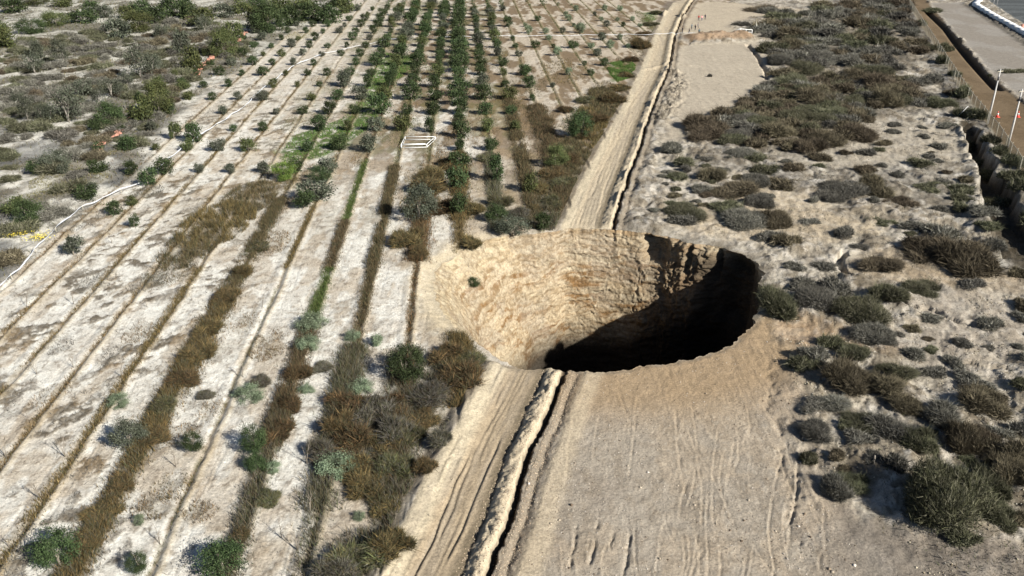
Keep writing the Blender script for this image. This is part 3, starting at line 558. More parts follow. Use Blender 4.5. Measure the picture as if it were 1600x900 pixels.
# ------------------------------------------------------------------ weeds: blades of real geometry
def blades(name, P, h, wd, cols, lean=.5, up=1.0, mat=None, seed=0, parent=None):
    r = np.random.default_rng(seed+len(P)); n = len(P)
    if n == 0: return None
    a = r.uniform(0, 2*math.pi, n); b = r.uniform(0, 2*math.pi, n)
    hh = h*r.uniform(.45, 1.2, n); ln = lean*hh*r.uniform(.2, 1.2, n)
    ww = wd*r.uniform(.6, 1.4, n)
    ox, oy = np.cos(b)*ww/2, np.sin(b)*ww/2
    V = np.empty((n, 3, 3)); V[:, 0] = P; V[:, 1] = P; V[:, 2] = P
    V[:, 0, 0] -= ox; V[:, 0, 1] -= oy; V[:, 1, 0] += ox; V[:, 1, 1] += oy
    V[:, 0, 2] -= .02; V[:, 1, 2] -= .02
    V[:, 2, 0] += np.cos(a)*ln; V[:, 2, 1] += np.sin(a)*ln; V[:, 2, 2] += hh*up
    cc = np.array(cols)[r.integers(0, len(cols), n)]*r.uniform(.7, 1.3, (n, 1))
    return mesh(name, V.reshape(-1, 3), np.arange(3*n).reshape(-1, 3), mat or M_WEED, parent, np.repeat(cc, 3, 0))
def off_track(x, y):
    m = ~(inpoly(x, y, TRACK_N) | inpoly(x, y, TRACK_F) | inpoly(x, y, CLEAR_N))
    for B_ in (BERM_N, BERM_F): m &= abs(sdist(x, y, B_)[0]) > .8
    return m
def outside_hole(x, y, m=.3):
    return np.hypot(x-HC[0], y-HC[1]) > rimr(np.arctan2(y-HC[1], x-HC[0]))+m
PNAME = {'gold': 'golden dry', 'rust': 'rust brown dry', 'brown': 'dark brown', 'olive': 'thin olive', 'green': 'dark green', 'mixed': 'tangled grey green', 'gray': 'grey dead', 'yolive': 'yellowish'}
def ordw(n):
    if n < len(ORD): return ORD[n]
    t = {2: 'twenty', 3: 'thirty', 4: 'forty', 5: 'fifty'}[n//10]
    return t+'-'+ORD[n % 10] if n % 10 else {2: 'twentieth', 3: 'thirtieth', 4: 'fortieth', 5: 'fiftieth'}[n//10]
ORD = ['', 'first', 'second', 'third', 'fourth', 'fifth', 'sixth', 'seventh', 'eighth', 'ninth', 'tenth', 'eleventh', 'twelfth', 'thirteenth', 'fourteenth', 'fifteenth', 'sixteenth', 'seventeenth', 'eighteenth', 'nineteenth', 'twentieth']
def rowname(k):
    if k == 0: return 'the dense dark row'
    s = 'left' if k < 0 else 'right'
    return 'the %s row %s of the dark one' % (ORD[abs(k)], s)
byrow = {}
for i, (k, y0, y1, hw, dn, hh, pal) in enumerate(STRIPS):
    r = np.random.default_rng(300+i)
    Ya, Yb = Yof(y1), Yof(y0); far = np.clip((Ya+Yb)/2/90, 1, 4)
    n = int(min((Yb-Ya)*hw*2*dn/far**1.3, 26000))
    Yp = r.uniform(Ya, Yb, n); off = r.normal(0, hw*.55, n)
    X_, _ = row_point(k, Yp); X_ = X_+off
    dens = .6*fbm(X_/1.4, Yp/2.6, 46)+.4*fbm(Yp/5+k*7, X_*0, 49, 3)
    ok = (dens > r.uniform(.26, .5, n)+(.11 if hw < .5 and k < -5 else 0)) & outside_hole(X_, Yp) & off_track(X_, Yp)
    X_, Yp, off = X_[ok], Yp[ok], off[ok]
    byrow.setdefault(k, []).append((X_, Yp, hh*(1-.45*np.clip(abs(off)/hw/1.4, 0, 1))*(.6+.8*dens[ok]), pal, far, r))
for k, L_ in byrow.items():
    Vx = []; 
    P = np.column_stack([np.concatenate([q[0] for q in L_]), np.concatenate([q[1] for q in L_])])
    zz = hz(P[:, 0], P[:, 1]); h = np.concatenate([q[2] for q in L_])
    cols = np.vstack([np.array(PAL[q[3]])[q[5].integers(0, len(PAL[q[3]]), len(q[0]))] for q in L_])
    wd = np.concatenate([np.full(len(q[0]), .05*q[4]**.8) for q in L_])
    o = blades('weed_strip', np.column_stack([P, zz]), h, wd, [(1, 1, 1)], .7, 1, None, k+40)
    a = o.data.color_attributes['tint']; c = np.empty(len(o.data.vertices)*4, np.float32); a.data.foreach_get('color', c); c = c.reshape(-1, 4); c[:, :3] *= np.repeat(cols, 3, 0); a.data.foreach_set('color', c.ravel())
    tag(o, 'strip of dry weeds and low grass growing along ' + rowname(k), 'weeds', None, 'stuff')
where = {'rust': 'between the furrows', 'gold': 'on the pale strips between furrows'}
for pal in sorted(set(p[5] for p in PATCH)):
    Ps = []; Hs = []; Ws = []
    for i, (px, py, rx, ry, dn, p) in enumerate(PATCH):
        if p != pal: continue
        r = np.random.default_rng(900+i); gx, gy = G(px, py); far = np.clip(gy/90, 1, 4)
        n = int(min(math.pi*rx*ry*dn/far**1.3, 12000)); rr_ = np.sqrt(r.uniform(0, 1, n))*1.1; a = r.uniform(0, 2*math.pi, n)
        x = gx+np.cos(a)*rr_*rx; y = gy+np.sin(a)*rr_*ry; dens = fbm(x/1.1, y/1.6, 47); ok = (dens > r.uniform(.3, .62, n)) & outside_hole(x, y) & off_track(x, y)
        x, y = x[ok], y[ok]; Ps.append(np.column_stack([x, y])); Hs.append((.25+.5*(dn > 90))*(.5+dens[ok])); Ws.append(np.full(len(x), .05*far**.8))
    P = np.vstack(Ps); o = blades('weed_patch', np.column_stack([P, hz(P[:, 0], P[:, 1])]), np.concatenate(Hs), np.concatenate(Ws), PAL[pal], .8, 1, None, 60)
    tag(o, PNAME[pal]+' weeds in patches between the furrows and beside the dirt track', 'weeds', None, 'stuff')
# lawn-green patches
Ps = []
for gp in GRASS:
    r = np.random.default_rng(77); x = r.uniform(gp[:, 0].min(), gp[:, 0].max(), 30000); y = r.uniform(gp[:, 1].min(), gp[:, 1].max(), 30000)
    ok = inpoly(x, y, gp) & (fbm(x/2, y/3, 48) > .42); Ps.append(np.column_stack([x[ok], y[ok]]))
P = np.vstack(Ps); P = P[:22000]
tag(blades('green_grass', np.column_stack([P, hz(P[:, 0], P[:, 1])]), .28, .14, PAL['lawn'], .6, 1, None, 70), 'bright green grass patch in the middle of the orchard rows', 'grass', None, 'stuff')
# thin litter of dead stalks over the pale strips and over the scrub
def scatter_litter(name, n, cond, h, wd, cols, label, seed, power=1.0):
    r = np.random.default_rng(seed); y = Y0+2+(r.uniform(0, 1, n)**power)*300; x = r.uniform(-1, 1, n)*(.60*(y*CP+H*SP))
    ok = cond(x, y) & outside_hole(x, y); x, y = x[ok], y[ok]; P = np.column_stack([x, y, hz(x, y)])
    far = np.clip(y/80, 1, 4)
    tag(blades(name, P, h*(.6+.5*far**.3), wd*far**.9, cols, 1.2, .8, None, seed), label, 'weeds', None, 'stuff')
def is_right(x, y): return x > np.interp(y, [40, 66, 75, 100, 140, 200, 300, 345], [-6, -2, 5, 7, 17, 33, 70, 84])
def open_scrub(x, y):
    m = is_right(x, y)
    for p in (CLEAR_N, CLEAR_F, CLEAR_T, ROADW, LOT, YARD, TRACK_N, TRACK_F): m &= ~inpoly(x, y, p)
    for R_ in (RIDGE_N, RIDGE_F): m &= abs(sdist(x, y, R_)[0]) > 2
    return m
ca, sa = math.cos(.9), math.sin(.9)
scatter_litter('dead_stalks', 150000, lambda x, y: ~is_right(x, y) & ~inpoly(x, y, SCRUBL) & ((fbm((x*ca+y*sa)/1.9+7, (-x*sa+y*ca)/1.15, 21, 5) > .55) & (fbm(x/6, y/9, 23) > .42) & (rowk(x, y) < -4.2) | (rng.uniform(0, 1, len(x)) > .96)) & (y < 210),   .24, .06, PAL['gray'], 'grey dead stalks lying in mats on the pale strips of the left field', 501, 1.7)
scatter_litter('scrub_stubble', 130000, lambda x, y: open_scrub(x, y) & (fbm(x/3.5, y/5.5, 70, 5) > rng.uniform(.42, .62, len(x))), .28, .06, PAL['gray']+PAL['mixed'], 'low dry stubble between the shrubs right of the sinkhole', 502, 1.6)
scatter_litter('low_scrub', 170000, lambda x, y: inpoly(x, y, SCRUBL) & (fbm(x/5, y/7, 51) > rng.uniform(.36, .6, len(x))), .5, .09, PAL['gray']+PAL['mixed']+PAL['olive'], 'low grey scrub covering the rough ground left of the orchard', 503, 1.2)

# ------------------------------------------------------------------ plants
def rank_labels(objs, fmt):
    d = {}
    for o in objs: d.setdefault((o['_land'], o.get('_adj', '')), []).append(o)
    for (l, a), os_ in d.items():
        os_.sort(key=lambda o: o['_d'])
        for i, o in enumerate(os_):
            n = '' if i == 0 else ordw(i+1)+' '
            o['label'] = fmt % {'adj': a, 'n': n, 'land': l}
    for o in objs:
        for q in ('_land', '_d', '_adj'):
            if q in o: del o[q]
def rdir(r, n):
    v = r.normal(size=(n, 3)); return v/np.linalg.norm(v, axis=1, keepdims=True)
def leaf_cloud(seed, n, leaf, cols, rx=1, rz=.9, clumps=26, zc=.9, spread=.27, hollow=.55):
    """crown of small leaf faces gathered in clumps inside an uneven volume"""
    r = np.random.default_rng(seed)
    d = rdir(r, clumps); rad = r.uniform(hollow, 1.0, clumps)[:, None]
    c = d*rad*np.array([rx, rx, rz]); c[:, 2] += zc
    sz = r.uniform(.6, 1.3, clumps)*spread; tone = r.uniform(.65, 1.35, clumps)
    k = r.integers(0, clumps, n); p = c[k]+r.normal(size=(n, 3))*sz[k][:, None]*np.array([1, 1, .8])
    p[:, 2] = np.maximum(p[:, 2], .05)
    a = rdir(r, n); b = np.cross(a, rdir(r, n)); b /= np.linalg.norm(b, axis=1, keepdims=True)
    s = (leaf*r.uniform(.6, 1.4, n))[:, None]
    V = np.stack([p-a*s, p+b*s*.45, p+a*s, p-b*s*.45], 1)
    cc = np.array(cols)[r.integers(0, len(cols), n)]*(tone[k]*r.uniform(.75, 1.25, n))[:, None]
    return V.reshape(-1, 3), np.arange(4*n).reshape(-1, 4), np.repeat(cc, 4, 0)
def twig_dome(seed, n, cols, wd=.02, flat=.8, ln=1.0, sp=.78, nl=0):
    """domed shrub: several lobes of short crossing twigs over a darker heart; unit radius"""
    r = np.random.default_rng(seed)
    lob = nl or r.integers(7, 12); ld = rdir(r, lob); ld[:, 2] = abs(ld[:, 2])*.55; lc = ld*r.uniform(.25, sp, (lob, 1)); lr = r.uniform(.22, .5, lob)
    lt = r.uniform(.7, 1.3, lob)
    k = r.integers(0, lob, n); d = rdir(r, n); d[:, 2] = abs(d[:, 2])*1.1+.02; d /= np.linalg.norm(d, axis=1, keepdims=True)
    rad = r.uniform(0, 1, n)**.45
    p0 = lc[k]+d*(rad*lr[k])[:, None]
    g = d*.55+rdir(r, n)*.75+np.array([0, 0, .35]); g /= np.linalg.norm(g, axis=1, keepdims=True)
    p1 = p0+g*ln*(r.uniform(.07, .24, n)*(1+1.1*(r.uniform(0, 1, n) > .9)))[:, None]
    p0[:, 2] = np.maximum(p0[:, 2]*flat, 0); p1[:, 2] = np.maximum(p1[:, 2]*flat, .02)
    s = np.cross(p1-p0, rdir(r, n)); s /= np.linalg.norm(s, axis=1, keepdims=True)+1e-9
    s = s*(wd*r.uniform(.6, 1.5, n))[:, None]
    V = np.stack([p0-s, p0+s, p1], 1)
    cc = np.array(cols)[r.integers(0, len(cols), n)]*(lt[k]*r.uniform(.6, 1.4, n))[:, None]
    return V.reshape(-1, 3), np.arange(3*n).reshape(-1, 3), np.repeat(cc, 3, 0)
def branches(seed, h, n, r0, spread=.6, sub=2):
    r = random.Random(seed); mb = MB()
    for i in range(n):
        a = r.uniform(0, 6.28); l = h*r.uniform(.7, 1.05); s = spread*r.uniform(.3, 1.0)
        pts = [Vector((0, 0, 0)), Vector((math.cos(a)*s*.15*h, math.sin(a)*s*.15*h, l*.35)), Vector((math.cos(a)*s*.5*h, math.sin(a)*s*.5*h, l*.72)), Vector((math.cos(a+.3)*s*.75*h, math.sin(a+.3)*s*.75*h, l))]
        mb.tube(pts, [r0, r0*.7, r0*.4, r0*.12], 5)
        for j in range(sub):
            b = pts[1+j % 2].lerp(pts[2], r.uniform(.2, .8)); q = b+Vector((r.uniform(-.25, .25), r.uniform(-.25, .25), r.uniform(.15, .35)))*h
            mb.tube([b, (b+q)/2+Vector((0, 0, .03*h)), q], [r0*.4, r0*.22, r0*.06], 4)
    return mb
G_DARK = [(0.0304, 0.048, 0.0176), (0.0416, 0.0624, 0.0224), (0.0224, 0.0336, 0.0144), (0.06, 0.08, 0.0336)]
G_OLIVE = [(0.068, 0.08, 0.028), (0.088, 0.096, 0.036), (0.048, 0.06, 0.024)]
G_SAGE = [(0.136, 0.172, 0.104), (0.104, 0.136, 0.08), (0.176, 0.208, 0.136)]
G_GREYG = [(0.068, 0.0776, 0.052), (0.096, 0.1024, 0.076), (0.048, 0.0544, 0.036)]
G_BRIGHT = [(.10,.15,.03), (.14,.17,.04), (.07,.11,.025)]
T_GREY = [(0.1014, 0.0949, 0.0783), (0.1382, 0.1329, 0.1106), (0.0645, 0.0608, 0.0461), (0.1751, 0.169, 0.1428)]
T_BROWN = [(0.0821, 0.0685, 0.0449), (0.1166, 0.0979, 0.0622), (0.0562, 0.0462, 0.0294), (0.1469, 0.1246, 0.0864)]
T_GRNBR = [(0.0731, 0.0753, 0.0404), (0.1031, 0.1015, 0.061), (0.0469, 0.0502, 0.0281), (0.1406, 0.1352, 0.0938)]
def lm(nm, args, mat):
    v, f, c = args; return mesh(nm, v, f, mat, None, c, False, None, False)
CROWN = {}
for nm, cols in (('dark', G_DARK), ('olive', G_OLIVE), ('sage', G_SAGE), ('grey', G_GREYG), ('bright', G_BRIGHT)):
    CROWN[nm] = [lm('crown', leaf_cloud(10+i*7+len(nm), 1700, .10, cols, 1, .85, 20+3*i, .95, .25), M_LEAF) for i in range(4)]
    CROWN[nm+'_near'] = [lm('crown', leaf_cloud(90+i*7+len(nm), 7500, .042, cols, 1, .85, 38, .95, .18), M_LEAF) for i in range(2)]
CROWN['sparse'] = [lm('crown', leaf_cloud(400+i, 1800, .06, G_GREYG, 1, .7, 20, 1.0, .24), M_LEAF) for i in range(3)]
TRUNK = [branches(50+i, 1.0, 3, .045, .5, 1).build('trunk', M_BARK, link=False, smooth=True) for i in range(3)]
TRUNKP = [branches(70+i, 1.5, 4, .06, .6, 3).build('trunk', M_PALEBARK, link=False, smooth=True) for i in range(3)]
SHRUB = {}
for nm, cols in (('grey', T_GREY), ('brown', T_BROWN), ('green', T_GRNBR)):
    SHRUB[nm] = [lm('shrub', twig_dome(500+i*3+len(nm), 5600, cols, .017, .8, 1.3), M_TWIG) for i in range(4)]
    SHRUB[nm+'_near'] = [lm('shrub', twig_dome(600+i*3+len(nm), 26000, cols, .0075, .85, 1.25), M_TWIG) for i in range(2)]
for nm, cols in (('wbrown', PAL['brown']+PAL['rust']), ('wgreen', PAL['olive']+PAL['mixed']), ('wgrey', PAL['mixed']+PAL['gray'])):
    SHRUB[nm] = [lm('bush', twig_dome(900+i*3+len(nm), 3600, cols, .016, .7, 1.5), M_TWIG) for i in range(3)]
    SHRUB[nm+'_near'] = [lm('bush', twig_dome(950+i*3+len(nm), 13000, cols, .010, .7, 1.5), M_TWIG) for i in range(3)]
for nm, cols in (('grey', T_GREY), ('green', T_GRNBR)): SHRUB[nm+'_huge'] = [lm('shrub', twig_dome(810+len(nm), 64000, cols, .0042, .9, .6, .6, 18), M_TWIG)]
def base_mesh(me_list, r): return me_list[r.randrange(len(me_list))]
RR_ = random.Random(5)
def plant_tree(x, y, wid, hgt, kind, name, label, cat, group, near=False, pale=False, parts=True):
    """wid, hgt in metres"""
    z = float(hz(x, y)[0])-.03
    t = thing(name, label, cat, (x, y, z), RR_.uniform(0, 6.28), group)
    key = kind+('_near' if near and kind+'_near' in CROWN else '')
    c = link_mesh('crown', base_mesh(CROWN[key], RR_), t); s = wid/2/1.12; c.scale = (s, s*RR_.uniform(.7, 1.15), hgt/1.95*RR_.uniform(.85, 1.1)); c.rotation_euler = (RR_.uniform(-.15, .15), RR_.uniform(-.15, .15), 0)
    k = link_mesh('trunk', base_mesh(TRUNKP if pale else TRUNK, RR_), t); k.scale = (s*1.2, s*1.2, hgt*.75) if not pale else (s*.75, s*.75, hgt*.5)
    c.rotation_euler.z = RR_.uniform(0, 6.28)
    return t

# orchard trees: every row from its far end down to where the rows thin out
TREES = []
for k in range(-13, 12):
    ymin = {-13: 2, -12: 2, -11: 2}.get(k, 2)
    ymax = 262 if k <= -5 else (300 if k < -3 else (250 if k <= 1 else (200 if k == 2 else 175)))
    if k >= 3: ymax = [165, 158, 140, 125, 105, 85, 70, 55, 45][k-3]
    if k <= -9: ymax = 275
    step = 12.3 if k not in (0,) else 8.2
    if k in (-1, -2, -3, 1): step = 9.0
    Yv = 165.3-12.3*3
    ys_ = []
    yv = Yof(ymax)
    yv = Yof(179)-12.3*round((Yof(179)-yv)/12.3)
    while yv < Yof(ymin):
        ys_.append(yv)
        yv += step if yv > 205 or k == 0 else (12.3 if k not in (0,) else 8)
    for yv in ys_:
        r = RR_.random
        x, y = row_point(k, yv+RR_.uniform(-.6, .6)); x += RR_.uniform(-.25, .25)
        if inpoly(np.array([x]), np.array([y]), SCRUBL)[0] and k > -12: pass
        if x > np.interp(y, [66, 100, 140, 200, 300], [-4, 5, 15, 31, 68])-1.5: continue
        big = {0: 1.1, -1: 1.05, -2: 1.12, -3: 1.15, -4: 1.05, -5: 1.0, 1: 1.0, 2: .9}.get(k, .72)
        if k == 0 and y > 200: big = 1.3
        if k >= 3: big = .62 if RR_.random() > .25 else .95
        if k >= 3 and RR_.random() < .35: continue
        if k <= -6 and RR_.random() < .12: continue
        if math.hypot(x-G(650, 226)[0], (y-G(650, 226)[1])*.5) < 4.2: continue
        TREES.append((k, x, y, big*RR_.uniform(.68, 1.3)))
TREES.sort(key=lambda t: t[2])
cnt = {}
FAR_TREES = TREES[300:]; 
for k, x, y, s in TREES[:300]:
    cnt[k] = cnt.get(k, 0)+1; n = cnt[k]
    kd = RR_.choice(['dark', 'dark', 'dark', 'olive', 'grey'] if k < 3 else ['dark', 'grey', 'sage'])
    if k == 0: kd = 'dark'
    adj = {'dark': 'dark green', 'olive': 'olive green', 'grey': 'grey green', 'sage': 'pale grey green'}[kd]
    plant_tree(x, y, 3.1*s, 2.9*s, kd, 'orchard_tree', '%s tree, %s from near end, %s' % (adj, ordw(n), rowname(k).replace('the dense', 'dense')), 'tree', 'orchard trees standing in rows')
if FAR_TREES:
    Vs = []; Fs = []; Cs = []; n0 = 0
    for j, (k, x, y, s) in enumerate(FAR_TREES):
        v, f, c = leaf_cloud(3000+j, 150, .17, G_DARK, 1, .85, 14, .95, .26); s1 = 1.0*s; v = v*np.array([s1, s1, s1*1.1])+np.array([x, y, float(hz(x, y)[0])])
        Vs.append(v); Fs.append(f+n0); Cs.append(c); n0 += len(v)
    tag(mesh('distant_orchard_trees', np.vstack(Vs), np.vstack(Fs), M_LEAF, None, np.vstack(Cs)), 'farthest dark green orchard trees at the top ends of the rows', 'trees', None, 'stuff')

# hand placed plants of the field: x, y of the base, width and height in pixels, kind, label
FIELD = [(350,893,82,62,'dark','young_tree','bushy dark green tree at the bottom edge of the photo'),
 (218,892,38,46,'dark','young_tree','narrow dark green tree at the bottom, between two bushier ones'),
 (95,885,78,70,'dark','young_tree','broad dark green tree in the bottom left corner'),
 (303,705,38,40,'dark','young_tree','small dark green tree leaning over the thin ditch line'),
 (203,700,62,50,'grey','young_tree','grey green tree on the brown weed strip left of the ditch line'),
 (400,705,42,52,'dark','young_tree','dark green tree on the weed strip beside a sage bush'),
 (403,735,44,30,'dark','young_tree','low dark green tree just below another on the weed strip'),
 (632,588,72,56,'dark','young_tree','round dark green tree beside the brown bush near the sinkhole'),
 (445,282,42,36,'bright','young_tree','bright yellow green tree below the green grass patch'),
 (500,285,36,30,'dark','young_tree','dark green tree right of the bright yellow green one'),
 (475,325,30,26,'dark','young_tree','dark green tree at the head of a brown weed strip'),
 (655,345,56,58,'grey','young_tree','grey green tree standing in a brown weed patch'),
 (776,345,38,34,'dark','young_tree','dark green tree nearest the sinkhole\'s far left rim'),
 (775,285,30,44,'dark','young_tree','tall dark green tree above the far left rim'),
 (715,335,32,40,'dark','young_tree','dark green tree at the lower end of the dense row'),
 (716,295,34,40,'dark','young_tree','dark green tree second from the lower end of the dense row'),
 (717,262,30,34,'dark','young_tree','dark green tree third from the lower end of the dense row'),
 (908,216,44,44,'dark','young_tree','large round dark green tree casting a long shadow beside the track'),
 (868,262,42,38,'olive','young_tree','olive green tree in the brown weeds left of the track'),
 (830,300,30,36,'olive','young_tree','olive green tree in dark weeds above the sinkhole'),
 (850,358,26,30,'dark','young_tree','small green bush on the far rim left of the track'),
 (800,365,60,34,'grey','young_tree','grey green bush overhanging the far left rim'),
 (180,335,26,24,'dark','young_tree','small dark tree right of the white tape'),
 (232,290,26,30,'dark','young_tree','dark green tree touching the white tape'),
 (115,398,32,34,'grey','young_tree','grey green tree low on the left beside the white tape'),
 (272,218,20,28,'olive','young_tree','small olive tree left of the tape by the scrub edge'),
 (304,222,28,34,'dark','young_tree','small dark green tree by the scrub edge right of another'),
 (210,355,18,20,'dark','young_tree','tiny dark tree in the bare field right of the tape'),
 (590,540,18,22,'sage','young_tree','tiny pale sapling left of the dark green tree')]
def place_px(px, py): x, y = G(px, py); return x, y, mpp(px, py)
for px, py, wp, hp, kd, nm, lb in FIELD:
    x, y, s = place_px(px, py); plant_tree(x, y, wp*s, hp*s*1.05, kd, nm, lb, 'tree', None, near=wp*.64 > 22)
SAGE = [(488,512,50,30,'round sage green bush at the end of the dark green strip'),(482,545,38,26,'sage green bush just below the roundest one on the strip'),(388,622,52,26,'wide sage green bush on the pale ground beside the ditch line'),(480,612,26,18,'small sage green bush right of the brown strip'),
 (565,612,40,26,'sage green bush left of the round dark tree'),(525,738,60,36,'sage green bush in the tangled weeds above the bottom edge'),(185,632,40,22,'flat pale sage bush among grey mats'),(552,530,26,20,'little sage green bush on the rust brown strip'),(428,735,26,22,'little sage bush right of the low dark trees'),
 (562,810,20,16,'little sage clump at the bottom of the tangled weeds'),(218,818,20,20,'small spiky sage plant right of the bottom left tree')]
for px, py, wp, hp, lb in SAGE:
    x, y, s = place_px(px, py); z = float(hz(x, y)[0])
    o = link_mesh('sage_bush', base_mesh(CROWN['sage_near'], RR_), None, (x, y, z-.25*hp*s)); o.scale = (wp*s/2.2, wp*s/2.2, hp*s*.55); o.rotation_euler.z = RR_.uniform(0, 6.28); tag(o, lb, 'bush')
TANG = [(716,600,70,62,'brown','rust brown bush at the near left rim of the sinkhole'),(680,625,60,50,'grey','grey twiggy bush below the round dark tree'),(560,700,70,60,'brown','dark twiggy bush in the middle of the tangled weeds'),(530,675,50,60,'brown','brown twiggy bush at the left of the tangled weeds'),
 (610,690,60,60,'grey','grey twiggy bush in the tangled weeds'),(618,740,60,50,'green','green brown bush low in the tangled weeds'),(575,770,60,40,'brown','brown bush in the tangled weeds above the bottom bushes'),(570,880,90,60,'green','large dark bush at the bottom edge left of the track'),
 (620,870,60,50,'brown','brown bush at the bottom edge against the track'),(520,900,70,50,'grey','grey twiggy bush at the bottom edge left of the large dark one'),(690,700,34,40,'grey','grey bush on the bank left of the track'),(665,745,34,34,'brown','small brown bush lower on the bank by the track'),
 (735,380,40,30,'brown','rust brown bush on the far left rim'),(405,600,30,30,'grey','small grey bush on the white strip'),(500,575,34,16,'grey','low grey mat bush with a dark shadow'),(320,620,26,18,'grey','small grey tuft beside the thick brown strip'),
 (640,380,50,44,'brown','brown weed bush at the end of the patch'),(665,300,70,40,'brown','wide brown weed bush right of the white frame'),
 (955,160,40,26,'brown','rust brown bush left of the far track'),(930,190,44,30,'brown','rust brown bush above the large round tree'),(1000,75,30,30,'brown','dark bush on the verge of the far track')]
for px, py, wp, hp, kd, lb in TANG:
    x, y, s = place_px(px, py); z = float(hz(x, y)[0])
    o = link_mesh('dry_bush', base_mesh(SHRUB['w'+kd+'_near'], RR_), None, (x, y, z-.05)); o.scale = (wp*s/1.8, wp*s/1.6, hp*s*.9); o.rotation_euler.z = RR_.uniform(0, 6.28); tag(o, lb, 'bush')
VLAND = [((716,580),'the rust brown rim bush'),((908,200),'the large round tree by the track'),((1000,75),'the verge of the far track'),((632,570),'the round dark tree near the sinkhole'),((570,860),'the large dark bush at the bottom edge'),((350,870),'the bushy dark tree at the bottom edge'),((210,670),'the grey green tree on the thick strip'),((850,350),'the far rim left of the track'),((660,330),'the grey green tree in the brown patch'),((300,540),'the middle of the thick brown strip')]
vb = []
for i, (px, py, wp, hp, kd) in enumerate([(545,640,56,46,'brown'),(585,650,56,50,'grey'),(560,740,60,44,'brown'),(600,700,50,44,'brown'),(640,690,48,50,'green'),(600,790,46,30,'brown'),(660,660,44,34,'brown'),(620,640,44,40,'brown'),(500,710,40,50,'grey'),(470,590,36,40,'brown'),(455,640,40,44,'brown'),(440,680,40,40,'brown'),(420,780,30,30,'green'),(380,840,30,26,'brown'),
 (330,520,40,36,'brown'),(310,560,44,40,'brown'),(290,600,44,36,'brown'),(262,640,40,36,'green'),(240,690,36,34,'brown'),(190,760,40,34,'brown'),(165,800,44,34,'brown'),(140,850,44,40,'brown'),(355,470,34,30,'brown'),(380,430,30,26,'brown'),(400,390,28,24,'green'),
 (890,240,30,24,'green'),(905,255,34,26,'brown'),(880,275,34,26,'brown'),(895,290,34,26,'green'),(862,300,28,26,'brown'),(878,320,30,26,'green'),(850,330,26,24,'brown'),(925,215,34,22,'brown'),(942,185,34,22,'green'),(965,140,28,18,'brown'),(975,120,26,16,'brown'),(985,95,24,16,'brown'),(1008,55,22,12,'brown'),(1018,40,20,12,'green'),(1028,22,20,12,'green'),(930,160,26,18,'green'),(900,175,26,18,'brown'),(870,190,24,16,'brown'),
 (690,330,46,34,'brown'),(675,280,50,30,'brown'),(655,400,34,30,'brown'),(700,260,30,24,'brown'),(735,330,30,26,'brown'),(780,320,34,30,'green'),(805,340,34,30,'grey'),(760,250,24,20,'green'),(740,570,40,34,'green'),(700,560,50,44,'brown')]):
    if px > 840 and py > 140: px -= 14
    x, y, s = place_px(px, py); z = float(hz(x, y)[0])
    o = link_mesh('dry_bush', base_mesh(SHRUB['w'+kd+('_near' if wp*.64 > 18 else '')], RR_), None, (x, y, z-.05)); o.scale = (wp*s/1.6, wp*s/1.4*RR_.uniform(.8, 1.3), hp*s*.85); o.rotation_euler.z = RR_.uniform(0, 6.28); tag(o, None, 'bush', 'dry bushes in the weedy rows')
    d, l = min((math.hypot(px-a[0], (py-a[1])), q) for a, q in VLAND); o['_land'] = l; o['_d'] = d; o['_adj'] = {'grey': 'grey', 'brown': 'brown', 'green': 'olive'}[kd]; vb.append(o)
rank_labels(vb, '%(adj)s dry bush, %(n)snearest such to %(land)s')
# leafless saplings in the near left field
TWG = [branches(200+i, 1.0, 2, .016, .35, 5).build('sapling', M_BARK, link=False) for i in range(4)]
for i, (px, py, hp) in enumerate([(42,480,34),(115,475,34),(58,585,34),(115,575,30),(190,590,34),(165,625,28),(10,715,56),(102,715,50),(62,780,54),(15,855,46),(275,730,40),(250,850,44),(45,655,26),(240,420,28),(175,380,26),(310,420,24),(95,320,16),(345,370,26),(360,345,24),(480,725,50),(485,800,50),(465,860,60),(440,840,40),(525,590,34),(410,480,26),(380,590,40),(300,470,24),(150,355,18),(205,395,22),(230,480,24)]):
    x, y, s = place_px(px, py); z = float(hz(x, y)[0])
    land = sorted([(math.hypot(px-a, py-b), t) for a, b, t in ((0,452,'the white tape at the left edge'),(350,870,'the bushy dark tree at the bottom edge'),(95,860,'the broad tree in the bottom left corner'),(203,690,'the grey green tree on the thick brown strip'),(488,500,'the roundest sage bush'),(525,738,'the sage bush in the tangled weeds'),(345,350,'the brown weed patch in the left field'),(60,585,'the middle of the left edge'))])[0][1]
    TW = link_mesh('bare_sapling', TWG[i % 4], None, (x, y, z-.03)); TW.scale = (hp*s*.9,)*2+(hp*s*.95,); TW.rotation_euler.z = i*1.3
    TW['_land'] = land; TW['_d'] = math.hypot(px, py)
SAP = [o for o in COL.objects if o.name.startswith('bare_sapling')]
for o in SAP: tag(o, None, 'sapling', 'leafless saplings in the left field')
rank_labels(SAP, 'thin leafless sapling, %(n)snearest to %(land)s')

